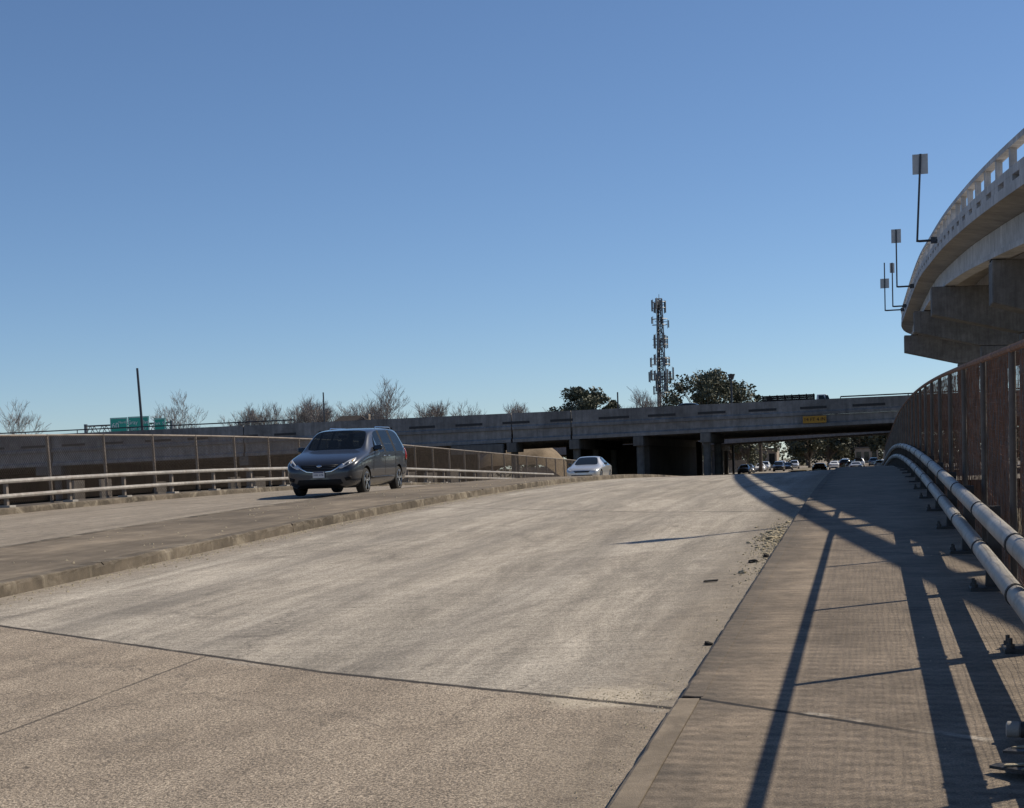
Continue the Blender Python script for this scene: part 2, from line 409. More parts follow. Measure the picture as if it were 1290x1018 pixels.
# sidewalk kerb: pale broad strip before the joint, thin worn arris beyond
kerb('sidewalk_kerb', -1.02, -.885, -8, 7.85, 3.2, 'kerbpale', rough=.003)
kerb('sidewalk_kerb', -1.01, -.872, 7.9, 112, 15.2, 'walk', rough=.003)
kerb('left_kerb', -19.55, -19.75, -8, 112, 6.1, rough=.012)
struct('left_walkway', strip([-20.75, -20.2, -19.75], .0, BR), M['median'])
# bridge slab edges (fascias and underside)
mb = MB(); rg = []
for u in BR: z = deck(u); rg.append([(-20.78, u, z - .01), (-20.72, u, z - .01), (-20.72, u, z - .22), (1.33, u, z - .22), (1.33, u, z - .01), (1.39, u, z - .01), (1.39, u, z - 1.3), (-20.78, u, z - 1.3)])
struct('bridge_slab', mb.sweep(rg), M['pier'])

# ground: one sheet, a shallow trough under our bridge, level beyond
def ground_z(x, y):
    d = y
    if d < 105: b = -6.
    elif d < 128: b = -6. + (d - 105) / 23 * 5.35
    else: b = -.65
    if d < -5: b = -6. + min(1, (-5 - d) / 12) * 5.2
    return b
mb = MB(); gx = [-1500, -700, -400, -250, -180, -140, -100, -70, -45, -25, -12, 0, 12, 25, 45, 80, 140, 250, 500, 900, 1500]
gy = [-300, -100, -40, -17, -11, -5, 10, 40, 80, 105, 110, 116, 122, 128, 150, 200, 300, 500, 900, 1600, 2600]
for y in gy:
    for x in gx: mb.v.append((x, y, ground_z(x, y)))
n = len(gx)
for i in range(len(gy) - 1):
    for k in range(n - 1): a = i * n + k; mb.f.append((a, a + 1, a + n + 1, a + n)); mb.mi.append(0)
struct('ground', mb, M['ground'])
# pavements beside the far street and the cross road under the freeway
mb = MB(); mb.add([(-60, 234, -.62), (-19.6, 234, -.62), (-19.6, 420, -.62), (-60, 420, -.62)], [(0, 1, 2, 3)])
mb.add([(-.8, 120, -.615), (40, 120, -.615), (40, 420, -.615), (-.8, 420, -.615)], [(0, 1, 2, 3)])
struct('pavement', mb, M['street'])
mb = MB(); mb.sweep([[(-12.2, u, -.51), (-11.9, u, -.40), (-9.4, u, -.40), (-9.1, u, -.51)] for u in frange(236, 420, 8)])
struct('grass_median', mb, M['ground'])

# ------------------------------------------------------------------ near railing with two fat pipes
RX = .85
def rail_path(x, h, a, b, st=.6): return [(x, u, deck(u) + h) for u in frange(a, b, st)]
RAILEND = 104
POSTS = [6.33 + 3.05 * i for i in range(-1, 33)]
rail = thing('bridge_railing', (RX, 6.33, deck(6.33)), 'two fat grey-white pipe rails on dark posts edging the near sidewalk, half in shade', 'railing')
for h, nm in ((.62, 'upper_rail'), (.315, 'lower_rail')):
    mb = MB(); mb.tube(rail_path(RX, h, 2, RAILEND), .058, 16, ry=.066); o = mb.build(nm, M['galv'], rail, smooth=True)
    for u in [p_ + .1 for p_ in POSTS if p_ < 48]:
        mb = MB(); mb.tube([(RX, u + a_, deck(u) + h) for a_ in (0, .016, .0161, .05, .0501, .066)], [.066, .066, .0635, .0635, .066, .066], 16)
        for i_, v_ in enumerate(mb.v): mb.v[i_] = (v_[0], v_[1], deck(u) + h + (v_[2] - deck(u) - h) * 1.09)
        mb.build('splice_band', M['steel'], o, smooth=True)
for u in POSTS:
    z = deck(u); mb = MB()
    for s in (-.045, .03):
        mb.hexa([(RX + .03, u + s, z), (RX + .16, u + s, z), (RX + .16, u + s + .016, z), (RX + .03, u + s + .016, z),
                 (RX + .06, u + s, z + .66), (RX + .15, u + s, z + .66), (RX + .15, u + s + .016, z + .66), (RX + .06, u + s + .016, z + .66)])
    for h in (.62, .315): mb.box(RX - .02, RX + .08, u - .05, u + .05, z + h - .03, z + h + .03)
    p = mb.build('post', M['steel'], rail, bevel=.004)
    if u < 60:
        mb = MB(); mb.box(RX - .09, RX + .2, u - .13, u + .13, z - .01, z + .026)
        mb.build('base_plate', M['steel'], p, bevel=.006)
        for dx in (-.055, .165):
            for dy in (-.09, .09):
                if u > 28: continue
                mb = MB(); mb.tube([(RX + dx, u + dy, z + .02), (RX + dx, u + dy, z + .05), (RX + dx, u + dy, z + .0501), (RX + dx, u + dy, z + .085)], [.027, .027, .014, .014], 6)
                mb.build('anchor_bolt', M['steel'], p)

# ------------------------------------------------------------------ near chain-link fence: rusty mesh of real wire
FX, FH = 1.09, 1.88
fence = thing('mesh_fence', (FX, 6.3, deck(6.3)), 'tall rusty brown wire mesh fence with grey posts behind the pipe railing at right', 'fence')
FA, FB = 3.2, 104
mb = MB(); mb.tube(rail_path(FX, FH, FA, FB), .03, 8); mb.build('top_rail', M['rust'], fence, smooth=True)
for u in POSTS:
    mb = MB(); mb.tube([(FX + .012, u + .03, deck(u) - .02), (FX + .012 , u, deck(u) + FH + .02)], .029, 10); mb.build('post', M['postgrey'], fence, smooth=True)
mb = MB()
def wire(pts, r=.0016):
    mb.tube(pts, r, 3, cap=False)
h = .04
rows = 0
while h < FH - .03:
    wob = [random.uniform(-.006, .006) for _ in range(400)]
    pts = []
    for i, u in enumerate(frange(FA, 60, .38)):
        pts.append((FX + .05 + random.uniform(-.012, .012), u, deck(u) + h + wob[i % 400]))
    wire(pts, .0012); h += .042
# diagonals woven between the rows
for d in (1, -1):
    u = FA
    while u < 60:
        z0 = deck(u); pts = []
        for k in range(9):
            t = k / 8; pts.append((FX + .05 + random.uniform(-.01, .01), u + d * t * .62, z0 + .03 + t * (FH - .06)))
        wire(pts, .0014); u += .05
mb.build('wire_mesh', M['rust'], fence)
# far stretch (beyond 60 m the wires are finer than a pixel): fewer, thicker strands
mb = MB()
for k in range(24): mb.tube([(FX + .05, u, deck(u) + .05 + k * .077) for u in frange(60, FB, 2)], .008, 3, cap=False)
mb.build('wire_mesh', M['rust'], fence)

# loose things at the foot of the railing, lower right corner
st = thing('pipe_stub', (.6, 6.86, deck(6.86)), 'short white pipe stub with collar lying at the railing foot on the sidewalk joint', 'pipe')
mb = MB(); z = deck(6.86) + .055
mb.tube([(.565, 6.87, z), (.572, 6.869, z), (.62, 6.86, z), (.625, 6.86, z), (1.0, 6.80, z)], [.026, .036, .036, .032, .032], 16); mb.build('pipe', M['galv'], st, smooth=True)
mb = MB(); mb.tube([(.626, 6.859, z), (.641, 6.857, z)], .037, 16); mb.build('collar', M['steel'], st, smooth=True)
br = thing('broken_bracket', (.6, 6.3, deck(6.3)), 'dark broken steel bracket with two pointed plates in the lower right corner', 'bracket')
z = deck(6.3)
def plate(pts, z0, th):
    mb = MB(); n = len(pts); vs = [(x, y, z0 + a) for x, y, a in pts] + [(x, y, z0 + a + th) for x, y, a in pts]
    mb.add(vs, [tuple(reversed(range(n))), tuple(range(n, 2 * n))] + [(i, (i + 1) % n, n + (i + 1) % n, n + i) for i in range(n)]); return mb
plate([(.515, 6.43, .05), (.60, 6.36, .06), (.64, 6.40, .06), (.9, 6.33, .07), (.9, 6.50, .07), (.54, 6.47, .055)], z, .012).build('upper_plate', M['steel'], br)
plate([(.45, 6.27, .02), (.60, 6.10, .03), (.9, 6.06, .03), (.9, 6.27, .03), (.48, 6.30, .025)], z, .012).build('lower_plate', M['steel'], br)
for (a, b_) in (((.55, 6.445, .068), (.62, 6.475, .071)), ((.50, 6.21, .04), (.60, 6.255, .043)), ((.56, 6.13, .042), (.625, 6.165, .044))):
    mb = MB(); mb.hexa([(a[0], a[1], z + a[2]), (b_[0], a[1] + .008, z + b_[2]), (b_[0] - .006, b_[1], z + b_[2]), (a[0] + .012, b_[1] - .012, z + a[2]),
        (a[0], a[1], z + a[2] + .006), (b_[0], a[1] + .008, z + b_[2] + .006), (b_[0] - .006, b_[1], z + b_[2] + .006), (a[0] + .012, b_[1] - .012, z + a[2] + .006)])
    mb.build('painted_sun_stripe', M['stone'], br)  # stripes of sunlight on the plates, laid on as thin pale slabs

# broken lumps in the gutter
def lump(name, x, y, s, mat, label, road=True, flat=.5, grp='loose lumps in the gutter'):
    bm = bmesh.new(); bmesh.ops.create_icosphere(bm, subdivisions=3, radius=1)
    rx, ry = random.uniform(.7, 1.4), random.uniform(.7, 1.3); ph = [random.uniform(0, 6) for _ in range(6)]
    for v_ in bm.verts:
        c = v_.co
        k = 1 + .22 * math.sin(3 * c.x + ph[0]) * math.cos(4 * c.y + ph[1]) + .16 * math.sin(7 * c.z + ph[2] + 3 * c.x) + .1 * math.sin(11 * c.y + ph[3]) + random.uniform(-.08, .08)
        v_.co = Vector((c.x * k * rx * s, c.y * k * ry * s, c.z * k * flat * s))
    me = bpy.data.meshes.new(name); bm.to_mesh(me); bm.free(); me.materials.append(mat)
    o = bpy.data.objects.new(name, me); COL.objects.link(o)
    o.location = (x, y, deck(y) + (rz(x) if road else 0) + flat * s * .45); o.rotation_euler = (0, 0, random.uniform(0, 6))
    return tag(o, label, 'debris', grp)
LM = [(-1.15, 18.3, .085, 'stone', 'biggest pale chunk of broken concrete in the gutter below the curved shadow', .35),
      (-1.22, 19.3, .06, 'stone', 'pale rubble chunk just beyond the biggest gutter chunk', .4),
      (-1.09, 20.9, .045, 'stone', 'pale rubble chunk touching the curved shadow at the kerb', .4),
      (-1.17, 15.6, .05, 'tar', 'black tar lump leaning on the kerb in the gutter', .5),
      (-1.075, 16.1, .03, 'tar', 'small black lump on the kerb edge beside the larger black one', .8),
      (-1.20, 14.6, .03, 'stone', 'small brown pebble nearer than the black lump', .6),
      (-1.07, 10.1, .022, 'tar', 'tiny black lump at the kerb above the sidewalk joint', .8)]
for x, y, s, mk, lb, fl in LM: lump('rubble_chunk', x, y, s, M[mk], lb, True, fl)
o = plate([(-.06, -.02, 0), (.07, -.03, .006), (.08, .01, .01), (-.04, .025, .003)], 0, .012).build('rubber_strip', M['tar'])
o.location = (-1.45, 13.95, deck(13.95) + rz(-1.45) + .004); o.rotation_euler = (0, 0, R(12)); tag(o, 'flat dark strip of tyre rubber lying on the road off the gutter', 'debris')
# fine gravel: gutters and walk, uncountable
mb = MB()
def pebble(x, y, s, road):
    z = deck(y) + (rz(x) if road else 0); a = [random.uniform(.6, 1.3) * s for _ in range(5)]
    mb.add([(x - a[0], y, z), (x, y - a[1], z), (x + a[2], y, z), (x, y + a[3], z), (x + random.uniform(-.3, .3) * s, y, z + a[4] * .8)], [(0, 1, 4), (1, 2, 4), (2, 3, 4), (3, 0, 4)])
for _ in range(1500):
    y = random.uniform(5.5, 40) ; pebble(-1.03 - abs(random.gauss(0, .1)), y, random.uniform(.003, .008), True)
for _ in range(900):
    y = random.gauss(18.2, 1.7); pebble(-1.03 - abs(random.gauss(0, .15)), y, random.uniform(.004, .016), True)
for _ in range(1800):
    y = random.uniform(10, 60); pebble(-8.86 + abs(random.gauss(0, .22)), y, random.uniform(.006, .022), True)
for _ in range(160): pebble(random.uniform(-.9, .75), random.uniform(5.5, 20), random.uniform(.003, .008), False)
for _ in range(200): pebble(random.uniform(-12, -9.2), random.uniform(12, 45), random.uniform(.006, .03), False)
for _ in range(160): pebble(random.gauss(-1.42, .16), random.gauss(8.3, .14), random.uniform(.003, .008), True)
def frag(x, y, s):
    z = deck(y) + rz(x); bm = bmesh.new(); bmesh.ops.create_icosphere(bm, subdivisions=1, radius=1)
    k = [random.uniform(.5, 1.2) for _ in range(3)]; rot = Matrix.Rotation(random.uniform(0, 6), 3, 'Z')
    vs = []
    for v_ in bm.verts:
        c = rot @ Vector((v_.co.x * k[0] * s * random.uniform(.75, 1.2), v_.co.y * k[1] * s * random.uniform(.75, 1.2), v_.co.z * k[2] * s * .6)); vs.append((x + c.x, y + c.y, z + s * .25 + c.z))
    bm.verts.index_update(); mb.add(vs, [tuple(q.index for q in f.verts) for f in bm.faces]); bm.free()
for _ in range(260):
    y = random.gauss(18.6, .75); frag(-1.05 - abs(random.gauss(0, .14)), y, random.uniform(.008, .034))
for _ in range(70):
    y = random.uniform(13.8, 22); frag(-1.04 - abs(random.gauss(0, .1)), y, random.uniform(.006, .02))
tag(mb.build('gravel', M['stone']), 'scattered tan grit and gravel along the kerbs', 'gravel', None, 'stuff')

# ------------------------------------------------------------------ left fence and rail across the road
LX = -20.45
lf = thing('chain_link_fence', (LX, 34, deck(34)), 'long see-through wire fence with pale posts beyond the far lanes at left', 'fence')
mb = MB(); mb.tube(rail_path(LX, 1.72, 22, 108, 1.), .032, 6); mb.build('top_rail', M['postfar'], lf, smooth=True)
lp = [];  u = 34.9 - 2.9 * 4
while u < 108: lp.append(u); u += 2.93
for u in lp:
    mb = MB(); mb.tube([(LX, u + .06, deck(u) - .05), (LX, u - .05, deck(u) + 1.74)], .045, 8); mb.build('post', M['postfar'], lf, smooth=True)
mb = MB()
for d in (1, -1):
    u = 22.
    while u < 108:
        z0 = deck(u); mb.tube([(LX + .04, u, z0 + .05), (LX + .04, u + d * 1.65, deck(u + d * 1.65) + 1.70)], .0042, 3, cap=False); u += .1
mb.build('wire_mesh', M['rustdark'], lf)
gr = thing('guard_rail', (-19.95, 34, deck(34)), 'pale two-pipe guard rail in front of the wire fence beyond the far lanes', 'railing')
for h, nm in ((.62, 'upper_rail'), (.27, 'lower_rail')):
    mb = MB(); mb.tube(rail_path(-19.9, h, 20, 96, 1.), .05, 8, ry=.052); mb.build(nm, M['galv'], gr, smooth=True)
for u in [v_ + .12 for v_ in lp if v_ < 96]:
    z = deck(u); mb = MB(); mb.box(-20.02, -19.94, u - .05, u + .05, z, z + .68); p = mb.build('post', M['postfar'], gr)
    mb = MB(); mb.box(-20.1, -19.82, u - .14, u + .14, z, z + .05); mb.build('base_plate', M['galv'], p)

# ------------------------------------------------------------------ flyover ramp at right
KX = [(-20, 11.2), (-5, 8.9), (5, 7.55), (18.6, 5.95), (24, 5.36), (29.4, 4.86), (33.6, 4.54), (40.6, 4.07), (48, 3.72), (57, 3.5), (70, 3.4), (87, 3.4), (115, 3.3), (140, 3.2), (150, 3.3), (165, 4.2), (180, 6.2), (200, 10.), (230, 18.), (260, 29.)]
KZ = [(-20, 4.2), (-5, 5.5), (5, 6.4), (18.6, 7.62), (33.6, 9.12), (48, 10.2), (57, 10.9), (70, 11.95), (87, 13.2), (100, 14.0), (115, 14.45), (140, 14.75), (170, 15.8), (200, 17.2), (260, 19.)]
def spline(K, u):
    i = 0
    while i < len(K) - 2 and u > K[i + 1][0]: i += 1
    (x1, y1), (x2, y2) = K[i], K[i + 1]
    def slope(j):
        if j <= 0 or j >= len(K) - 1:
            a = max(0, min(j, len(K) - 2)); return (K[a + 1][1] - K[a][1]) / (K[a + 1][0] - K[a][0])
        return (K[j + 1][1] - K[j - 1][1]) / (K[j + 1][0] - K[j - 1][0])
    h = x2 - x1; t = (u - x1) / h; m1, m2 = slope(i) * h, slope(i + 1) * h
    return (2 * t**3 - 3 * t**2 + 1) * y1 + (t**3 - 2 * t**2 + t) * m1 + (-2 * t**3 + 3 * t**2) * y2 + (t**3 - t**2) * m2
def rp(u, off, dz):
    """point on the ramp: off metres right of its left edge, dz from the parapet top"""
    x = spline(KX, u); dx = (spline(KX, u + .5) - spline(KX, u - .5)); l = math.hypot(1, dx)
    return Vector((x + off / l, u - off * dx / l, spline(KZ, u) + dz - off * .03))
UR = frange(-18, 250, 2)
ramp = thing('flyover_ramp', (6, 57, -6), 'tall curving concrete flyover ramp with open parapet on hammerhead piers at right', 'flyover')
def rsweep(mb, offs, us=UR): return mb.sweep([[rp(u, o, z) for o, z in offs] for u in us])
WD = 10.5
slab = rsweep(MB(), [(0, -1.16), (WD, -1.16), (WD, -1.46), (WD - .9, -1.52), (.95, -1.52), (0, -1.40)]).build('deck_slab', M['soffit'], ramp)
for side, nm in ((0, 'parapet'), (1, 'parapet')):
    f = (lambda o: o) if side == 0 else (lambda o: WD - o)
    mb = MB()
    rsweep(mb, [(f(-.015), 0), (f(.27), 0), (f(.27), -.16), (f(-.015), -.16)])       # top beam
    rsweep(mb, [(f(0), -.70), (f(.3), -.68), (f(.3), -.93), (f(0), -.93)])            # solid band
    rsweep(mb, [(f(-.02), -1.12), (f(.32), -1.10), (f(.32), -1.157), (f(-.02), -1.41)])
    u = -18.
    while u < 246:
        mb.hexa([rp(a, f(o), z) for z in (-.70, -.16) for a, o in ((u, .02), (u, .2), (u + .27, .2), (u + .27, .02))])   # posts of the open rail
        mb.hexa([rp(a, f(o), z) for z in (-1.12, -.93) for a, o in ((u - .45, .005), (u - .45, .3), (u + 1.25, .3), (u + 1.25, .005))])
        mb.hexa([rp(a, f(o), z) for z in (-1.12, -.93) for a, o in ((u - .46, .302), (u - .46, .34), (u + 2.6, .34), (u + 2.6, .302))])  # strip added behind the kerb blocks to keep the drain slots in shade
        u += 2.95
    mb.build(nm, M['ramp'], ramp, bevel=0)
for off in (1.1, 3.9, 6.6, 9.4):
    mb = MB()
    u = -18.
    while u < 240:
        # spans between the piers; joints left open
        e = u
        break
    cuts = [-18, -1, 28, 57, 87, 115, 142, 205, 240]
    for a, e in zip(cuts, cuts[1:]):
        us = frange(a + .04, e - .04, 3)
        rsweep(mb, [(off - .1, -1.53), (off + .1, -1.53), (off + .1, -2.3), (off + .3, -2.38), (off + .3, -2.56), (off - .3, -2.56), (off - .3, -2.38), (off - .1, -2.3)], us)
    mb.build('girder', M['ramp'], ramp)
for u, ins in ((-1, .85), (28, .85), (57, .85), (87, .1), (115, .1), (142, .12), (205, .3)):
    mb = MB(); t = -2.64
    def cp(o, z, s): return rp(u, o, z) + Vector((0, s, 0))
    prof = [(ins, t), (ins, t - 1.5), (4.7, t - 2.55), (6.6, t - 2.55), (WD - ins, t - 1.5), (WD - ins, t)]
    rings = [[cp(o, z, s) for o, z in prof] for s in (-.75, .75)]
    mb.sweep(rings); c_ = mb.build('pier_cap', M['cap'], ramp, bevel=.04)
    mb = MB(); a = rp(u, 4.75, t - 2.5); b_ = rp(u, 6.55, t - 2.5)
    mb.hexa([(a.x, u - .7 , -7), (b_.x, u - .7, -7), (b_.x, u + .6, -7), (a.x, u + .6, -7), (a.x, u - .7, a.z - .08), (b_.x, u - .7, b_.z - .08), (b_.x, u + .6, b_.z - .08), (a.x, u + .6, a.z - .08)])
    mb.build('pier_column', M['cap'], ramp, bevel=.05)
    mb = MB()
    for off in (1.1, 3.9, 6.6, 9.4):
        for s in (-.35, .2):
            p = cp(off, t, s); mb.box(p.x - .25, p.x + .25, p.y - .1, p.y + .1, p.z + .0, p.z + .076)
    mb.build('bearing_pad', M['black'], ramp)

# sign poles bracketed to the ramp, seen from behind
def ramp_sign(u, px, ztop, zb, pw, phh, pz, label, rot=0., lean=0.):
    e = spline(KX, u)
    t = thing('bracket_sign', (px, u, zb), label, 'sign', 'sign poles bracketed to the flyover')
    mb = MB(); mb.tube([(px, u, zb - .05), (px + lean, u, ztop)], .05, 8); mb.build('pole', M['pole'], t, smooth=True)
    mb = MB(); mb.tube([(px, u, zb), (px + .12, u, zb - .02), (e + .02, u, zb - .02)], .06, 8); mb.box(e - .3, e - .02, u - .14, u + .14, zb - .16, zb + .12); mb.build('bracket', M['pole'], t)
    mb = MB(); c, s = math.cos(rot), math.sin(rot)
    P = lambda a, b, z: (px + lean * .9 + a * c - b * s, u + .07 + a * s + b * c, z)
    mb.hexa([P(a, b, z) for z in (pz - phh / 2, pz + phh / 2) for a, b in ((-pw / 2, 0), (pw / 2, 0), (pw / 2, .02), (-pw / 2, .02))])
    mb.build('panel', M['signback'], t, bevel=.006)
ramp_sign(76, 2.46, 15.8, 11.7, .72, .95, 15.33, 'largest and tallest grey sign back on a pole bracketed to the flyover edge', 0., .22)
ramp_sign(110, 2.15, 17.15, 13.2, .66, .95, 16.7, 'middle-sized grey sign back on the second highest flyover pole')
ramp_sign(128, 2.15, 17.06, 13.55, .45, .8, 16.65, 'narrow grey sign back, third along the flyover, turned partly edge-on', R(35))
ramp_sign(135, 1.62, 17.95, 13.9, .74, .82, 16.2, 'leftmost and lowest grey sign plate with its pole rising above it')
ramp_sign(24.5, 4.75, 10.1, 7.6, .6, .75, 9.75, 'sign pole on the near flyover edge whose shadow crosses the road')

# ------------------------------------------------------------------ freeway overpass
OX0, OX1 = -170., 70.
def lin(x, a, b): t = (x + 86) / 88.; return a + (b - a) * t
OT = lambda x: lin(x, 6.85, 7.04)
OPB = lambda x: lin(x, 4.9, 5.62)
OGB = lambda x: lin(x, 3.42, 4.5)
ov = thing('freeway_overpass', (-30, 148, -.6), 'long grey concrete freeway overpass crossing the whole view with slotted parapet', 'overpass')
xs = frange(OX0, OX1, 4)
JT = [-86, -63.6, -34.76, -28.68, 12, 40]
def osweep(mb, prof, xs_=xs): return mb.sweep([[(x, y, z(x) if callable(z) else z) for y, z in prof] for x in xs_])
mb = MB()
for a, b_ in zip([OX0] + JT, JT + [OX1]):
    if b_ <= a: continue
    q = frange(a + .05, b_ - .05, 4)
    osweep(mb, [(147.9, lambda x: OT(x)), (148.3, lambda x: OT(x)), (148.5, OPB), (147.75, OPB), (147.75, lambda x: OPB(x) + .28), (147.9, lambda x: OPB(x) + .42)], q)
mb.build('parapet', M['bridge'], ov)
x = -168
while x < 66:
    L = random.uniform(2.3, 3.1); mb = MB(); mb.add([(x, 147.88, OPB(x) + .58), (x + L, 147.88, OPB(x + L) + .58), (x + L, 147.88, OPB(x + L) + .82), (x, 147.88, OPB(x) + .82),
        (x, 147.92, OPB(x) + .58), (x + L, 147.92, OPB(x + L) + .58), (x + L, 147.92, OPB(x + L) + .82), (x, 147.92, OPB(x) + .82)], [(0, 1, 2, 3), (0, 1, 5, 4), (3, 2, 6, 7), (0, 3, 7, 4), (1, 2, 6, 5)])
    mb.build('drain_slot', M['slot'], ov)
    x += 4.9
mb = MB(); osweep(mb, [(148.5, lambda x: OPB(x) - .02), (198, lambda x: OPB(x) - .02), (198, lambda x: OPB(x) - .5), (148.5, lambda x: OPB(x) - .5)]); mb.build('deck_slab', M['bridge'], ov)
for gy_ in [148.1 + 5.5 * i for i in range(10)]:
    mb = MB()
    for a, b_ in zip([OX0] + JT, JT + [OX1]):
        q = frange(a + .1, b_ - .1, 4)
        if gy_ < 149: osweep(mb, [(147.95, lambda x: OPB(x) - .02), (148.4, lambda x: OPB(x) - .02), (148.4, lambda x: OGB(x)), (147.7, lambda x: OGB(x)), (147.7, lambda x: OGB(x) + .3), (147.95, lambda x: OGB(x) + .45)], q)
        else: osweep(mb, [(gy_, lambda x: OPB(x) - .5), (gy_ + .5, lambda x: OPB(x) - .5), (gy_ + .5, OGB), (gy_, OGB)], q)
    mb.build('girder', M['girder'], ov)
mb = MB(); osweep(mb, [(198, lambda x: OT(x) - .1), (198.4, lambda x: OT(x) - .1), (198.4, lambda x: OGB(x) + .2), (198, lambda x: OGB(x) + .2)]); mb.build('far_parapet', M['bridge'], ov)
mb = MB()
hr = lambda x: OT(x) + (.36 if x < -20 else .16)
for a, b_ in ((OX0, -58.), (-2.5, 60.)):
    mb.tube([(x, 148.1, hr(x)) for x in frange(a, b_, 4)], .07, 6)
    for x in frange(a, b_, 6.4): mb.tube([(x, 148.1, OT(x) - .05), (x, 148.1, hr(x))], .05, 6)
mb.build('handrail', M['pole'], ov)
# bents
for bx in (-120, -86, -63.6, -34.8, -28.4, -22, -15.4, 3.4, 30):
    zt = OGB(bx) - .03; ye = {-34.8: 151, -28.4: 175, -15.4: 162}.get(bx, 197)
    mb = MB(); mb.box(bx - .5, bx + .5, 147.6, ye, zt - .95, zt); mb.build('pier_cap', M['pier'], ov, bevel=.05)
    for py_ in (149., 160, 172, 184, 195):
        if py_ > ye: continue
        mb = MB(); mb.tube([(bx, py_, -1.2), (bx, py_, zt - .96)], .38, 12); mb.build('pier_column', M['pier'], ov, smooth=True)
for (a, b_) in ((-41, -35.6), (-87.6, -84.6)):
    mb = MB(); mb.box(a, b_, 147.2, 148.6, OGB(a) - .98, OGB(a) - .04); mb.build('pier_cap', M['pier'], ov, bevel=.05)
# long dark wall added to darken the space under the freeway, and wing
w = MB(); w.box(-170, -50.5, 194.5, 195.5, -1, 4.); w.box(-38.5, -20.8, 194.5, 195.5, -1, 4.); tag(w.build('added_dark_wall', M['darkwall']), 'dark wall added to close and darken the space under the freeway', 'wall')
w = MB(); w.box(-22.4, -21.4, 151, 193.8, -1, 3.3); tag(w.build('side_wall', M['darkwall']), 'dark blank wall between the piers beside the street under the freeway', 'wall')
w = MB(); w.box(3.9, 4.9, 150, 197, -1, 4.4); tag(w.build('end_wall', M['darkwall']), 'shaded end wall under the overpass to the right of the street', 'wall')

# second bridge further on
o2 = thing('second_overpass', (-10, 215, -.6), 'second lower freeway bridge seen in shade behind the first', 'overpass')
z2b = lambda x: 3.83 + (x + 21) * .031; z2t = lambda x: 6.0
mb = MB(); osweep(mb, [(215, z2t), (215.5, z2t), (215.5, z2b), (215, z2b)], frange(-150, 60, 6)); mb.build('fascia_girder', M['girder'], o2)
mb = MB(); osweep(mb, [(215.5, lambda x: z2b(x) + 1.2), (238, lambda x: z2b(x) + 1.2), (238, lambda x: z2b(x) + .8), (215.5, lambda x: z2b(x) + .8)], frange(-150, 60, 6)); mb.build('deck_slab', M['bridge'], o2)
for gy_ in (219, 224, 229, 234, 237.5):
    mb = MB(); osweep(mb, [(gy_, lambda x: z2b(x) + .8), (gy_ + .4, lambda x: z2b(x) + .8), (gy_ + .4, z2b), (gy_, z2b)], frange(-150, 60, 6)); mb.build('girder', M['girder'], o2)
for bx in (-110, -70, -40, -21.5, 3.2, 30):
    mb = MB(); mb.box(bx - .5, bx + .5, 216, 237, z2b(bx) - .8, z2b(bx) - .02); mb.build('pier_cap', M['pier'], o2)
    for py_ in (217.5, 227, 236):
        mb = MB(); mb.tube([(bx, py_, -1.2), (bx, py_, z2b(bx) - .82)], .38, 10); mb.build('pier_column', M['pier'], o2, smooth=True)

# yellow clearance plate
cs = thing('clearance_sign', (-4.95, 147.6, 5.15), 'yellow clearance plate with black figures on the overpass girder', 'sign')
mb = MB(); mb.box(-6.05, -3.85, 147.58, 147.66, 4.78, 5.44); mb.build('plate', M['yellow'], cs)
def text(body, size, loc, mat, parent, name='lettering', ext=.01, rot=(R(90), 0, 0), align='CENTER'):
    cu = bpy.data.curves.new(name, 'FONT'); cu.body = body; cu.size = size; cu.extrude = ext; cu.align_x = align; cu.align_y = 'CENTER'
    cu.materials.append(mat); tmp = bpy.data.objects.new(name, cu); COL.objects.link(tmp)
    me = evaluated(tmp); bpy.data.objects.remove(tmp); me.name = name
    o = bpy.data.objects.new(name, me); COL.objects.link(o)
    o.parent = parent; o.location = Vector(loc) - Vector(parent['_o']); o.rotation_euler = rot; return o
text("14 FT 4 IN", .46, (-4.95, 147.565, 5.11), M['black'], cs)

# sunlit mound and pale blocks under the freeway
mb = MB()
for i in range(17):
    for k in range(9):
        a = i / 16; b_ = k / 8
        hgt = 5.3 * min(1, (math.sin(math.pi * min(1, a + .01)) * 1.5)) ** .7 * math.sin(math.pi * (.08 + .84 * b_)) ** .5
        mb.v.append((-54 + a * 14.5, 199.5 + b_ * 11, -.8 + max(0, hgt) + random.uniform(-.07, .07)))
for i in range(16):
    for k in range(8): a = i * 9 + k; mb.f.append((a, a + 9, a + 10, a + 1)); mb.mi.append(0)
struct('earth_mound', mb, M['earth'], smooth=True)
BL = [(-78.2, 1.75), (-75.2, 1.8), (-69.2, 1.35), (-61.2, 1.55), (-58.6, 1.5), (-45.2, 1.3), (-43.1, 1.45), (-41., 1.3), (-38.7, 1.6), (-35.7, 1.35)]
for i, (x, zt) in enumerate(BL):
    mb = MB(); w_ = .5; mb.hexa([(x - w_, 139, -.7), (x + .1, 138.3, -.7), (x + w_ + .3, 139.2, -.7), (x - .1, 140.1, -.7), (x - w_, 139, zt), (x + .1, 138.3, zt), (x + w_ + .3, 139.2, zt), (x - .1, 140.1, zt)])
    tag(mb.build('concrete_pillar', M['block'], bevel=.03), 'short pale concrete pillar in the row under the freeway, glimpsed through the far wire fence', 'pillar', 'short pillars in front of the overpass')

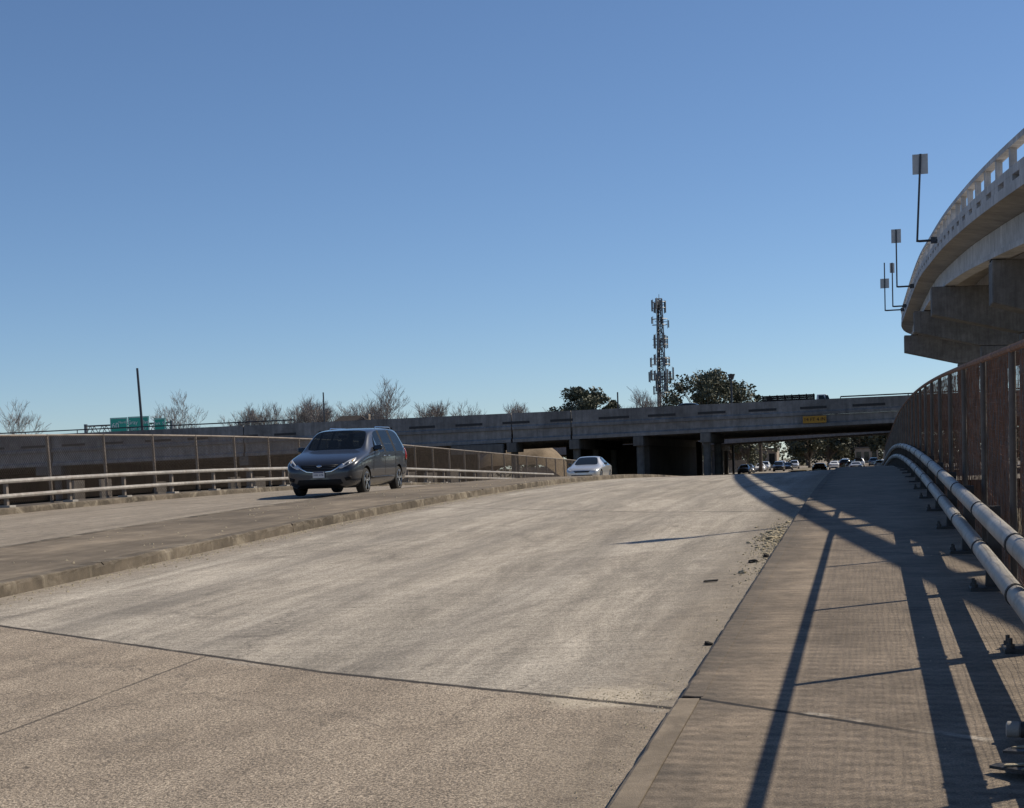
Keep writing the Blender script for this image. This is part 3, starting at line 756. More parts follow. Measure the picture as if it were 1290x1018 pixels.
# ------------------------------------------------------------------ highway guide signs, left
sg = thing('sign_gantry', (-110, 212, -.6), 'dark truss sign gantry behind the overpass parapet at far left', 'gantry')
mb = MB()
for zz in (8.5, 10.2):
    for yy in (212, 213.2): mb.tube([(-117.4, yy, zz), (-103.2, yy, zz)], .11, 6)
for i in range(7):
    a = -117.4 + i * 2.03
    for yy in (212, 213.2): mb.tube([(a, yy, 8.5), (a + 1., yy, 10.2)], .06, 5); mb.tube([(a + 1., yy, 10.2), (a + 2.03, yy, 8.5)], .06, 5)
mb.build('truss', M['lattice'], sg)
for a in (-117.5, -103.1):
    mb = MB(); mb.tube([(a, 212.6, -1), (a, 212.6, 10.5)], .28, 8); mb.build('gantry_post', M['lattice'], sg, smooth=True)
def guide(x0, x1, z0, z1, lab, words):
    t = thing('guide_sign', ((x0 + x1) / 2, 211.6, z0), lab, 'sign', 'green guide signs on the gantry')
    mb = MB(); mb.box(x0, x1, 211.55, 211.63, z0, z1); mb.build('panel', M['green'], t, bevel=.02)
    mb = MB(); e = .07
    for (a, b_, c, d) in ((x0 + e, x1 - e, z1 - .16, z1 - .09), (x0 + e, x1 - e, z0 + .09, z0 + .16), (x0 + e, x0 + e + .07, z0 + .16, z1 - .16), (x1 - e - .07, x1 - e, z0 + .16, z1 - .16)): mb.box(a, b_, 211.51, 211.56, c, d)
    mb.build('border', M['white2'], t)
    for w_, s_, x, z in words: text(w_, s_, (x, 211.5, z), M['white2'], t)
guide(-112.8, -109.9, 8.75, 11.25, 'green guide sign with two tall white shields, leftmost of the three', [('60', 1.2, -111.9, 10.0), ('North', .55, -110.65, 10.5)])
guide(-109.8, -106.3, 8.6, 11.3, 'widest green guide sign with two lines of white words, below the bare pole', [('Gray  Blvd', .85, -108.05, 10.4), ('EXIT  ONLY', .5, -108.05, 9.4)])
guide(-105.5, -103.6, 8.7, 10.9, 'smallest green guide sign, rightmost of the three', [('Park  St', .6, -104.55, 10.1)])

# ------------------------------------------------------------------ poles
def pole(name, x, y, zt, r, label, lean=0, cat='pole'):
    t = thing(name, (x, y, -.65), label, cat)
    mb = MB(); mb.tube([(x, y, -.9), (x + lean, y, zt)], [r, r * .7], 10); mb.build('shaft', M['pole'], t, smooth=True); return t
pole('utility_pole', -105.3, 208, 18.3, .24, 'tall dark bare pole leaning slightly above the green signs', -.7)
t = pole('light_pole', -20.4, 236, 14.2, .2, 'dark lamp pole with box head in front of the largest evergreen', 0, 'street lamp')
mb = MB(); mb.hexa([(-20.75, 235.7, 14.1), (-20.05, 235.7, 14.1), (-20.05, 236.3, 14.1), (-20.75, 236.3, 14.1), (-20.95, 235.5, 14.75), (-19.85, 235.5, 14.75), (-19.85, 236.5, 14.75), (-20.95, 236.5, 14.75)]); mb.build('lamp_head', M['pole'], t)
pole('utility_pole', -38.2, 236, 12.8, .16, 'short thin grey pole beside the left evergreen tree')
pole('utility_pole', -88.6, 240, 15.2, .16, 'thin pole standing among the bare trees above the dark roof')

# ------------------------------------------------------------------ house behind the freeway
hs = thing('house', (-86, 246, -.65), 'dark gabled house roof peeping over the overpass behind the van', 'house')
mb = MB(); mb.box(-91.5, -80.5, 242, 252, -.8, 7.8); mb.build('wall', M['wallb'], hs)
mb = MB(); mb.add([(-92.3, 241.2, 7.6), (-79.7, 241.2, 7.6), (-79.7, 252.8, 7.6), (-92.3, 252.8, 7.6), (-88., 247, 11.4), (-84.5, 247, 11.4)], [(0, 1, 5, 4), (1, 2, 5), (2, 3, 4, 5), (3, 0, 4), (3, 2, 1, 0)]); mb.build('roof', M['roof'], hs)
mb = MB(); mb.box(-84.2, -83.5, 248, 249, 9.5, 11.6); mb.build('chimney', M['wallb'], hs)

# ------------------------------------------------------------------ trees
def branch_tree(mb, base, h, spread, levels=5, seed=0, rt=.22, up=.55, nk=(3, 4)):
    rnd = random.Random(seed)
    tips = []
    def grow(p, d, L, r, lev):
        n = 3; pts = [p]; q = Vector(p); dd = Vector(d)
        for i in range(n):
            dd = (dd + Vector((rnd.gauss(0, .12), rnd.gauss(0, .12), rnd.gauss(.03, .08)))).normalized()
            q = q + dd * (L / n); pts.append(q.copy())
        e = r * .62
        mb.tube(pts, [r + (e - r) * i / n for i in range(n + 1)], 6 if lev < 2 else 3, cap=False)
        tips.append((q.copy(), lev))
        if lev >= levels: return
        k = rnd.randint(*nk)
        for j in range(k):
            t = rnd.uniform(.45, 1) if j else 1.
            s = pts[min(n, max(1, round(t * n)))]
            a = rnd.uniform(0, 6.283); sp = rnd.uniform(.35, .8) * spread
            side = Vector((math.cos(a), math.sin(a), 0))
            nd = (dd * (1 - .25 * sp) + side * sp + Vector((0, 0, up * .35))).normalized()
            grow(s, nd, L * rnd.uniform(.62, .84), max(e * rnd.uniform(.6, .85), .019), lev + 1)
    base = Vector(base)
    grow(base, Vector((rnd.gauss(0, .05), rnd.gauss(0, .05), 1)), h * .28, rt, 0)
    return tips
def bare_tree(x, y, h, spread, label, seed, levels=6, zb=-.7, rt=.24, up=.55, mat='barkgrey'):
    t = thing('bare_tree', (x, y, zb), label, 'tree', 'bare trees behind the freeway')
    mb = MB(); branch_tree(mb, (x, y, zb), h, spread, levels, seed, rt, up)
    zs = max(v_[2] for v_ in mb.v); k = h / (zs - zb)
    mb.v = [(x + (a - x) * k, y + (b_ - y) * k, zb + (c - zb) * k) for a, b_, c in mb.v]
    mb.build('branches', M[mat], t)
BT = [(-155, 250, 18.3, .9, 'bare tree cut by the left edge of the picture', 11),
      (-117.6, 250, 18.4, .95, 'round bare tree standing alone right of the green signs', 42),
      (-109.5, 252, 15.4, .75, 'first bare tree at the left end of the long bare row', 13), (-105.4, 250, 15.5, .75, 'bare upright tree second in the long bare row', 14),
      (-101.6, 253, 15.6, .75, 'third bare tree in the long bare row, before the middle one', 52),
      (-97.4, 252, 16.8, .8, 'bare tree in the middle of the long bare row', 15),
      (-93.6, 250, 16.3, .85, 'bare tree just left of the thin pole in the row', 16), 
      (-90., 258, 16.6, .8, 'bare tree rising directly over the left end of the dark roof', 17),
      (-82.9, 250, 18.9, .85, 'tallest bare tree with open crown, right of the dark roof', 48), (-86.4, 258, 15.4, .8, 'lower bare tree between the dark roof and the tallest one', 46),
      (-74.5, 256, 14.8, .8, 'low bare tree right of the tallest bare one', 19), (-69.5, 256, 14.6, .8, 'low bare tree above the overpass right of the van', 20),
      (-60.5, 262, 14.6, .8, 'low bare tree, left of a pair over the middle of the overpass', 21), (-55., 262, 14.4, .8, 'low bare tree, right of a pair over the middle of the overpass', 22),
      (-39.2, 256, 15.4, .8, 'bare tree leaning out from behind the left evergreen', 23)]
for x, y, h, s, lb, sd in BT: bare_tree(x, y, h, s, lb, sd)

def leaf_cloud(mb, centers, n, size, rnd, flat=.8):
    for (c, r) in centers:
        for _ in range(n):
            d = Vector((rnd.gauss(0, 1), rnd.gauss(0, 1), rnd.gauss(0, 1))).normalized() * (r * rnd.random() ** .45)
            d.z *= flat; p = c + d
            a = Vector((rnd.gauss(0, 1), rnd.gauss(0, 1), rnd.gauss(0, 1))).normalized(); b_ = a.cross(Vector((rnd.gauss(0, 1), rnd.gauss(0, 1), rnd.gauss(0, 1)))).normalized()
            s = size * rnd.uniform(.5, 1.3); mb.add([p - a * s, p + b_ * s * .6, p + a * s, p - b_ * s * .6], [(0, 1, 2, 3)])
def leafy_tree(x, y, h, wd, label, seed, zb=-.7, mat='leaf', n=150, size=.3, trunk=.35, grp='evergreen trees beyond the freeway', cl=26, crown0=.32, name='evergreen_tree'):
    rnd = random.Random(seed)
    t = thing(name, (x, y, zb), label, 'tree', grp)
    mb = MB(); cs_ = []
    top = h * crown0
    mb.tube([(x, y, zb), (x + rnd.uniform(-.2, .2), y, zb + top * .6), (x + rnd.uniform(-.4, .4), y, zb + top * 1.1)], [trunk, trunk * .8, trunk * .6], 8)
    for i in range(cl):
        a = rnd.uniform(0, 6.283); rr = (rnd.random() ** .55) * wd / 2 * .86; f = rr / (wd / 2)
        dome = math.sqrt(max(0, 1 - (f * .93) ** 2)) * rnd.choice((1., 1., .95, .85, .7))
        hz = top + (h - top) * (dome * (rnd.uniform(.25, 1) if i % 3 else 1.))
        c = Vector((x + math.cos(a) * rr, y + math.sin(a) * rr, zb + hz * .97)); r = rnd.uniform(.07, .17) * wd
        if c.z + r * .8 > zb + h: c.z = zb + h - r * .8
        cs_.append((c, r))
        s0 = Vector((x, y, zb + top * rnd.uniform(.6, 1.05))); m_ = (s0 + c) / 2 + Vector((0, 0, rnd.uniform(0, .6)))
        mb.tube([s0, m_, c], [trunk * .4, trunk * .24, .04], 5, cap=False)
    mb.build('trunk', M['bark'], t)
    mb = MB(); leaf_cloud(mb, cs_, n, size, rnd); mb.build('crown', M[mat], t)
leafy_tree(-46.3, 250, 15.4, 11.5, 'dense evergreen left of the antenna tower, bushy and low', 37, n=250, cl=48, size=.26, crown0=.4)
leafy_tree(-41.4, 253, 13.9, 6., 'small evergreen merging with the right side of the low bushy one', 36, n=200, cl=18, size=.26, crown0=.4)
leafy_tree(-25.9, 254, 17.6, 15.5, 'largest round evergreen right of the antenna tower', 32, n=240, cl=50, size=.27, crown0=.4)
leafy_tree(-18.0, 262, 13.9, 7., 'small low evergreen right of the lamp pole', 33, n=200, cl=18, size=.26, crown0=.4)
# trees along the far street
ST = [(-22, 268, 9.5, 8, 'street tree with dark trunk at the left kerb of the far street'), (-10.7, 286, 8.5, 9, 'dark trunked oak on the grass median of the far street'),
      (-8.4, 330, 9, 10, 'oak further along the grass median of the far street'), (4.6, 300, 8.5, 9, 'street tree on the right side of the far street'), (-26, 300, 9, 9, 'brownish tree behind the left kerb of the far street'),
      (-34, 290, 9, 10, 'dull tree at the far left under the second bridge'), (6.5, 345, 10, 11, 'broad tree closing the right of the far street'), (-15.5, 400, 11, 13, 'distant broad tree at the end of the far street'), (-2, 420, 11, 13, 'distant tree right of the broad one at the street end')]
for i, (x, y, h, w_, lb) in enumerate(ST):
    leafy_tree(x, y, h, w_, lb, 60 + i, n=230, size=.3, mat='leaf2', grp='trees along the far street', crown0=.25, cl=30, trunk=.3, name='street_tree')
# wood far behind
mb = MB(); rnd = random.Random(5)
for i in range(230):
    x = rnd.uniform(-150, 60); y = rnd.uniform(425, 470) if -16 < x < 4 else rnd.uniform(320, 420)
    if y < 425 and -21 < x < 8: continue
    leaf_cloud(mb, [(Vector((x, y, rnd.uniform(.5, 7.5))), rnd.uniform(2.5, 5))], 110, .5, rnd)
for i in range(110):
    leaf_cloud(mb, [(Vector((rnd.uniform(-22, 10), rnd.uniform(418, 440), rnd.uniform(0, 8))), rnd.uniform(1.6, 3))], 90, .4, rnd)
for i in range(160):
    x = rnd.choice((rnd.uniform(-60, -22), rnd.uniform(9, 40))); leaf_cloud(mb, [(Vector((x, rnd.uniform(312, 330), rnd.uniform(-.4, 5))), rnd.uniform(1.2, 2.6))], 90, .35, rnd)
tag(mb.build('far_wood', M['leaf2']), 'distant mass of trees closing the far street', 'wood', None, 'stuff')
for i, (x0, x1, y, h, lb) in enumerate([(3., 9.5, 318, 3.2, 'low tan shop building on the right side of the far street'), (-27, -20.5, 352, 3.6, 'low brown shop building on the left end of the far street'), (-3.5, 2.5, 412, 3.4, 'small tan building closing the end of the far street')]):
    t = thing('shop_building', ((x0 + x1) / 2, y, -.6), lb, 'building')
    mb = MB(); mb.box(x0, x1, y, y + 10, -.7, h); mb.build('wall', M['wallb'], t)
    mb = MB(); mb.box(x0 - .2, x1 + .2, y - .2, y + 10.2, h + .003, h + .4); mb.build('roof_edge', M['postgrey'], t)
    n_ = 3
    for k in range(n_):
        a = x0 + (x1 - x0) * (k + .2) / n_; b_ = x0 + (x1 - x0) * (k + .8) / n_
        mb = MB(); mb.box(a, b_, y - .06, y + .05, .2, h - .9); mb.build('window', M['glass'], t)
# board fence / reeds left of far street
bf = thing('board_fence', (-32, 262, -.65), 'weathered brown board fence left of the far street under the bridge', 'fence')
mb = MB(); x = -60
rnd = random.Random(3)
while x < -20.5:
    w_ = rnd.uniform(.14, .22); mb.box(x, x + w_ - .02, 262 + rnd.uniform(0, .03), 262.04 + rnd.uniform(0, .03), -.8, 1.5 + rnd.uniform(-.08, .08)); x += w_
mb.build('boards', M['wallb'], bf)
for x in frange(-60, -20.6, 2.5):
    mb = MB(); mb.box(x, x + .12, 262.08, 262.2, -.8, 1.55); mb.build('post', M['wallb'], bf)
for i, (x, y, h) in enumerate([(-23.6, 262, 4.6), (-27.5, 255, 5.), (-31, 258, 5.2), (-25.2, 275, 5.2), (-19.8, 258, 4.3)]):
    bare_tree(x, y, h + 1, .5, ['thin bare sapling by the left kerb of the far street', 'bare sapling in front of the board fence', 'leftmost bare sapling by the board fence', 'bare sapling behind the board fence', 'bare sapling at the street end of the board fence'][i], 80 + i, 5, rt=.14, up=.8, mat='bark')

# ------------------------------------------------------------------ antenna tower
tw = thing('antenna_tower', (-35, 262, -.65), 'tall lattice mobile phone tower with six rings of antennas', 'tower')
TX, TY, TH = -34.7, 262., 30.3
def leg(k, z):
    t = z / TH; r = 1.15 - .62 * t; a = R(90 + 120 * k + 20); return Vector((TX + math.cos(a) * r, TY + math.sin(a) * r, z - .65))
mb = MB()
for k in range(3): mb.tube([leg(k, z) for z in frange(0, TH, 3)], [.17 - .07 * i / 9 for i in range(11)][:len(frange(0, TH, 3))], 8)
mb.build('mast_legs', M['lattice'], tw)
mb = MB(); zz = 0.
while zz < TH - 1:
    for k in range(3):
        a, b_ = leg(k, zz), leg((k + 1) % 3, zz); c, d = leg(k, zz + 1.6), leg((k + 1) % 3, zz + 1.6)
        mb.tube([a, d], .055, 4, cap=False); mb.tube([b_, c], .055, 4, cap=False); mb.tube([c, d], .05, 4, cap=False)
    zz += 1.6
mb.build('bracing', M['lattice'], tw)
mb = MB()
for k in range(3):
    for q in range(2):
        p = leg(k, 14).lerp(leg((k + 1) % 3, 14), .3 + .3 * q); p2 = leg(k, TH - 1).lerp(leg((k + 1) % 3, TH - 1), .3 + .3 * q); p0 = leg(k, 0).lerp(leg((k + 1) % 3, 0), .3 + .3 * q)
        mb.tube([p0, p, p2], .06, 4)
mb.build('feed_cable', M['black'], tw)
rnd = random.Random(9)
for zz, rr, cnt, ph in ((29.3, 1.15, 7, 1.9), (26.4, 1.3, 4, 1.4), (23.0, 1.3, 7, 2.1), (19.6, 1.6, 6, 1.9), (17.0, 1.9, 9, 2.2), (14.7, 1.35, 6, 1.5)):
    mb = MB(); pts = [Vector((TX + math.cos(R(a)) * rr, TY + math.sin(R(a)) * rr, zz - .65)) for a in range(0, 361, 60)]
    for dz in (-.5, .5):
        mb.tube([p + Vector((0, 0, dz)) for p in pts], .05, 5)
    for k in range(3):
        for p in pts[:6:2]: mb.tube([leg(k, zz), p], .04, 4)
    pf = mb.build('antenna_ring', M['lattice'], tw)
    for i in range(cnt):
        a = 2 * math.pi * i / cnt + rnd.uniform(-.12, .12); c = Vector((TX + math.cos(a) * (rr + rnd.uniform(-.3, .3)), TY + math.sin(a) * (rr + .15), zz - .65 + rnd.uniform(-.45, .45)))
        h2 = ph / 2 * rnd.uniform(.75, 1.1); w2 = rnd.uniform(.12, .22); rad = Vector((math.cos(a), math.sin(a), 0)); tn = Vector((-math.sin(a), math.cos(a), 0))
        mb = MB(); mb.hexa([c + rad * s + tn * t_ + Vector((0, 0, z_)) for z_ in (-h2, h2) for s, t_ in ((-.08, -w2), (.1, -w2), (.1, w2), (-.08, w2))])
        mb.tube([c - rad * .18 - Vector((0, 0, h2 + .15)), c - rad * .18 + Vector((0, 0, h2 + .15))], .045, 5); mb.build('antenna_panel', M['antenna'], pf)
mb = MB(); mb.tube([Vector((TX, TY, TH - 1.2)), Vector((TX, TY, TH + .2))], .05, 5); mb.build('lightning_rod', M['lattice'], tw)

# ------------------------------------------------------------------ vehicles
def car_body(st, sub=2):
    """loft: st = rows (y, zb, zsh, ztop, wl, wsh, wt); front at y=0; returns evaluated mesh with face materials 0 body, 1 glass front/rear, 2 side glass, 3 underside"""
    me = bpy.data.meshes.new('body'); bm = bmesh.new(); rows = []; NP = 9
    lay = None
    for (y, zb, zs, zt, wl, ws, wt, fl) in st:
        half = [(0, zb), (wl * .8, zb), (wl, zb + .07), (ws * 1.0, zb + (zs - zb) * .5), (ws, zs), (wt, zt - max(.03, (zt - zs) * .09)), (wt - .07, zt - .022), (wt * .5, zt - .004), (0, zt)]
        ring = [bm.verts.new((x, y, z)) for x, z in half] + [bm.verts.new((-x, y, z)) for x, z in reversed(half[1:-1])]
        rows.append(ring)
    n = len(rows[0]); cr = bm.edges.layers.float.new('crease_edge')
    for i in range(len(rows) - 1):
        fl0, fl1 = st[i][7], st[i + 1][7]
        for k in range(n):
            k2 = (k + 1) % n; f = bm.faces.new((rows[i][k], rows[i][k2], rows[i + 1][k2], rows[i + 1][k]))
            kk = k if k < 8 else n - 1 - k
            f.material_index = 0
            if kk == 4 and fl0 in ('w', 'W'): f.material_index = 2
            if kk in (6, 7) and fl0 in ('F', 'W' if False else 'F'): f.material_index = 1
            if kk in (6, 7) and fl0 == 'B': f.material_index = 1
            if kk == 0: f.material_index = 3
            if kk == 4 and fl0 == 'p': f.material_index = 3
    bm.faces.new(list(reversed(rows[0]))); bm.faces.new(rows[-1])
    bmesh.ops.recalc_face_normals(bm, faces=bm.faces)
    for e in bm.edges:
        ms = {f.material_index for f in e.link_faces}
        if len(ms) > 1: e[cr] = .9
        elif len(e.link_faces) == 2:
            ks = [v_ for v_ in e.verts]
    for r_ in rows:
        pass
    for i in range(len(rows) - 1):
        for k in (4, n - 4):
            e = bm.edges.get((rows[i][k], rows[i + 1][k]))
            if e: e[cr] = max(e[cr], .45)
    bm.to_mesh(me); bm.free()
    for _ in range(4): me.materials.append(None)
    o = bpy.data.objects.new('tmp', me); COL.objects.link(o)
    s_ = o.modifiers.new('s', 'SUBSURF'); s_.levels = sub; s_.render_levels = sub
    return o
def disc_profile(mb, cx, y, z, prof, n=28):
    """lathe about the x axis: prof = [(x, r)]"""
    rings = []
    for k in range(n + 1):
        t = 2 * math.pi * k / n; rings.append([(cx + a, y + math.cos(t) * r, z + math.sin(t) * r) for a, r in prof])
    mb.sweep(rings, cap=False, closed=False)
def wheel(parent, x, y, r, side, w=.21, fine=True):
    mb = MB(); h = w / 2; n = 28 if fine else 14
    disc_profile(mb, x, y, r, [(-h, r * .66), (-h, r * .9), (-h * .8, r * .985), (0, r), (h * .8, r * .985), (h, r * .9), (h, r * .66), (-h, r * .66)], n)
    wh = mb.build('wheel', M['rubber'], parent, smooth=True, local=True)
    mb = MB(); xo = x + side * (h - .03)
    disc_profile(mb, x, y, r, [(side * (h + .002), r * .70), (side * (h - .005), r * .64), (side * (h - .09), r * .6), (side * (h - .09), .001)], n)
    rm = mb.build('rim_barrel', M['black'] if fine else M['alloy'], wh, smooth=True, local=True)
    if fine:
        mb = MB()
        disc_profile(mb, x, y, r, [(side * (h + .004), r * .705), (side * (h + .008), r * .67), (side * (h - .02), r * .645), (side * (h - .03), r * .70)], n)
        for k in range(5):
            t = 2 * math.pi * k / 5 + .3; c, s = math.cos(t), math.sin(t)
            for w0, w1, dt in ((.042, .03, .11), (.042, .03, -.11)):
                t2 = t + dt; c2, s2 = math.cos(t2), math.sin(t2)
                a = Vector((x + side * (h - .012), y + c * r * .1, r + s * r * .1)); b_ = Vector((x + side * (h - .004), y + c2 * r * .655, r + s2 * r * .655)); mb.bar(a, b_, .034, .03, (1, 0, 0))
        mb.tube([(x + side * (h - .05), y, r), (x + side * (h + .0), y, r)], .065, 12)
        mb.build('spokes', M['alloy'], wh, smooth=False, local=True)
    return wh
def patch(bvh, poly, axis, name, mat, parent, off=.006, cuts=4, th=.006, mirror=False):
    """lay a polygon (given in front view x,z or side view y,z) on the body skin"""
    outs = []
    for sgn in ((1, -1) if mirror else (1,)):
        bm = bmesh.new(); vs = []
        for a, b_ in poly:
            vs.append(bm.verts.new((a * sgn, b_, 0) if axis == 'front' else (a, b_, 0)))
        bm.faces.new(vs); bmesh.ops.triangulate(bm, faces=bm.faces)
        bmesh.ops.subdivide_edges(bm, edges=bm.edges[:], cuts=cuts, use_grid_fill=True)
        dead = []
        for v_ in bm.verts:
            a, b_ = v_.co.x, v_.co.y
            if axis == 'front': o_, d = Vector((a, -3, b_)), Vector((0, 1, 0))
            elif axis == 'rear': o_, d = Vector((a, 9, b_)), Vector((0, -1, 0))
            elif axis == 'left': o_, d = Vector((-3, a, b_)), Vector((1, 0, 0))
            else: o_, d = Vector((3, a, b_)), Vector((-1, 0, 0))
            hit = bvh.ray_cast(o_, d)
            if hit[0] is None: dead.append(v_); v_.co = Vector((0, 0, 0)); continue
            nrm = hit[1] if hit[1].dot(d) < 0 else -hit[1]
            v_.co = hit[0] + nrm * off
        bmesh.ops.delete(bm, geom=dead, context='VERTS'); bmesh.ops.recalc_face_normals(bm, faces=bm.faces)
        me = bpy.data.meshes.new(name); bm.to_mesh(me); bm.free(); me.materials.append(mat)
        me.polygons.foreach_set('use_smooth', [True] * len(me.polygons))
        o = bpy.data.objects.new(name, me); COL.objects.link(o); o.parent = parent
        if th: sm = o.modifiers.new('t', 'SOLIDIFY'); sm.thickness = th; sm.offset = 0
        outs.append(o)
    return outs if mirror else outs[0]
def split_body(me, parent, paint, gm, bname='body'):
    parts = {}
    names = {0: bname, 1: 'windscreen', 2: 'side_windows', 3: 'underbody'}
    mats = {0: paint, 1: M['glass'], 2: M['glass'], 3: M['black']}
    for idx in range(4):
        bm = bmesh.new(); bm.from_mesh(me)
        bmesh.ops.delete(bm, geom=[f for f in bm.faces if f.material_index != idx], context='FACES')
        if len(bm.faces) == 0: bm.free(); continue
        if idx in (1, 2):
            bm.verts.ensure_lookup_table(); seen = set()
            for v0 in bm.verts:
                if v0.index in seen: continue
                isl = set(); stack = [v0]
                while stack:
                    q_ = stack.pop()
                    if q_.index in isl: continue
                    isl.add(q_.index); stack += [e_.other_vert(q_) for e_ in q_.link_edges]
                seen |= isl
                b2 = bm.copy(); b2.verts.ensure_lookup_table()
                bmesh.ops.delete(b2, geom=[v_ for v_ in b2.verts if v_.index not in isl], context='VERTS')
                yc = sum(v_.co.y for v_ in b2.verts) / max(1, len(b2.verts))
                nm_ = 'side_window' if idx == 2 else ('windscreen' if yc < 2.4 else 'rear_window')
                m2 = bpy.data.meshes.new(nm_); b2.to_mesh(m2); b2.free(); m2.materials.clear(); m2.materials.append(gm)
                m2.polygons.foreach_set('material_index', [0] * len(m2.polygons)); m2.polygons.foreach_set('use_smooth', [True] * len(m2.polygons))
                o = bpy.data.objects.new(nm_, m2); COL.objects.link(o); o.parent = parent
            bm.free(); continue
        m2 = bpy.data.meshes.new(names[idx]); bm.to_mesh(m2); bm.free()
        m2.materials.clear(); m2.materials.append(mats[idx]); m2.polygons.foreach_set('material_index', [0] * len(m2.polygons)); m2.polygons.foreach_set('use_smooth', [True] * len(m2.polygons))
        try: m2.set_sharp_from_angle(angle=R(50))
        except Exception: pass
        o = bpy.data.objects.new(names[idx], m2); COL.objects.link(o); o.parent = parent; parts[idx] = o
    return parts
def make_car(name, st, wheels, wr, ww, track, paint, label, cat, group=None, sub=2, fine=True, gm=None):
    t = thing(name, (0, 0, 0), label, cat, group)
    o = car_body(st, sub)
    bvh_me = evaluated(o); bm = bmesh.new(); bm.from_mesh(bvh_me); bvh = BVHTree.FromBMesh(bm); bm.free()
    # wheel wells cut from the shell
    cut = MB()
    for wy in wheels:
        for s in (-1, 1):
            disc = [(s * (track / 2 - .22), 0), (s * (track / 2 + .4), 0)]
            n = 28; ring = lambda xx: [(xx, wy + math.cos(2 * math.pi * k / n) * wr * 1.17, wr + math.sin(2 * math.pi * k / n) * wr * 1.17) for k in range(n)]
            cut.sweep([ring(disc[0][0]), ring(disc[1][0])])
    co = cut.build('cut', M['black']); co.data.materials.clear()
    for _ in range(4): co.data.materials.append(None)
    co.data.polygons.foreach_set('material_index', [3] * len(co.data.polygons))
    bo = o.modifiers.new('b', 'BOOLEAN'); bo.operation = 'DIFFERENCE'; bo.object = co; bo.solver = 'EXACT'
    me = evaluated(o)
    bpy.data.objects.remove(o); bpy.data.objects.remove(co)
    parts = split_body(me, t, paint, gm or M['glass'])
    for wy in wheels:
        for s in (-1, 1): wheel(t, s * (track / 2 - ww / 2 + .02), wy, wr, s, ww, fine)
    return t, bvh, parts

# rows: y, zb, zsh, ztop, wl, wsh, wt, flag (F windscreen, w side glass, p dark pillar, B rear glass)
VAN = [(.0, .36, .60, .70, .52, .62, .48, ''), (.05, .24, .68, .82, .76, .83, .66, ''), (.22, .20, .82, .945, .89, .95, .80, ''), (.6, .19, .94, 1.05, .93, .975, .85, ''), (1.0, .19, 1.02, 1.13, .95, .985, .86, ''),
       (1.26, .19, 1.06, 1.185, .95, .99, .86, 'F'), (1.72, .19, 1.08, 1.49, .95, .992, .81, 'F'), (2.06, .19, 1.09, 1.70, .95, .995, .765, 'w'), (2.60, .19, 1.095, 1.75, .95, .995, .755, 'p'), (2.75, .19, 1.095, 1.757, .95, .995, .755, 'w'),
       (3.58, .19, 1.1, 1.77, .95, .995, .745, 'p'), (3.74, .19, 1.1, 1.77, .95, .993, .745, 'w'), (4.62, .22, 1.11, 1.745, .94, .98, .73, ''), (4.86, .26, 1.11, 1.70, .93, .965, .69, 'B'), (5.03, .36, 1.06, 1.17, .88, .92, .76, ''), (5.09, .42, .9, 1.0, .76, .8, .62, '')]
# windscreen rows keep a front quarter light
VAN[6] = VAN[6][:7] + ('F',)
van, bvh, vp = make_car('minivan', VAN, (.96, 3.99), .345, .225, 1.90, M['vanpaint'], 'dark slate grey minivan coming towards the viewer on the far lanes', 'van', gm=M['tint'])
# front quarter glass beside the windscreen base
patch(bvh, [(1.72, 1.115), (2.08, 1.13), (2.08, 1.52)], 'right', 'quarter_window', M['glass'], van, .006, 3)
patch(bvh, [(1.72, 1.115), (2.08, 1.13), (2.08, 1.52)], 'left', 'quarter_window', M['glass'], van, .006, 3)
hl = [(.52, .70), (.62, .80), (.76, .905), (.86, .955), (.885, .90), (.83, .82), (.72, .755), (.60, .70)]
for o in patch(bvh, hl, 'front', 'headlight', M['lampglass'], van, .008, 4, .012, True):
    pass
for sg_ in (1, -1):
    hp = [c for c in van.children if c.name.startswith('headlight')][0 if sg_ == 1 else 1]
    patch(bvh, [(sg_ * a, b_) for a, b_ in [(.66, .765), (.70, .83), (.755, .86), (.775, .82), (.73, .775)]], 'front', 'projector', M['lampin'], hp, .017, 2, .006)
    patch(bvh, [(sg_ * a, b_) for a, b_ in [(.80, .87), (.845, .92), (.865, .90), (.825, .845)]], 'front', 'turn_signal', M['amber'], hp, .017, 2, .006)
patch(bvh, [(-.50, .80), (.50, .80), (.44, .69), (.30, .625), (0, .605), (-.30, .625), (-.44, .69)], 'front', 'grille', M['black'], van, .006, 5)
patch(bvh, [(-.64, .80), (-.5, .70), (-.34, .62), (0, .59), (.34, .62), (.5, .70), (.64, .80), (.60, .815), (.46, .715), (.32, .645), (0, .618), (-.32, .645), (-.46, .715), (-.60, .815)], 'front', 'grille_trim', M['chrome'], van, .014, 2)
patch(bvh, [(-.075, .765), (-.03, .79), (.03, .79), (.075, .765), (.03, .74), (-.03, .74)], 'front', 'emblem', M['chrome'], van, .018, 2)
patch(bvh, [(-.56, .43), (.56, .43), (.62, .32), (.5, .27), (-.5, .27), (-.62, .32)], 'front', 'bumper_intake', M['black'], van, .008, 5)
patch(bvh, [(.66, .46), (.82, .50), (.84, .42), (.70, .38)], 'front', 'fog_recess', M['black'], van, .008, 3, .006, True)
for zz in (.66, .70, .74, .775):
    w_ = .36 + (zz - .63) * .7
    patch(bvh, [(-w_, zz), (w_, zz), (w_, zz + .012), (-w_, zz + .012)], 'front', 'grille_bar', M['pole'], van, .013, 3)
mb = MB(); mb.box(-.155, .155, -.052, -.036, .475, .635); pl_ = mb.build('licence_plate', M['plate'], van, local=True); pl_['_o'] = (0, 0, 0)
text('HVK 2196', .062, (0, -.055, .545), M['plateink'], pl_, 'plate_lettering', .002)
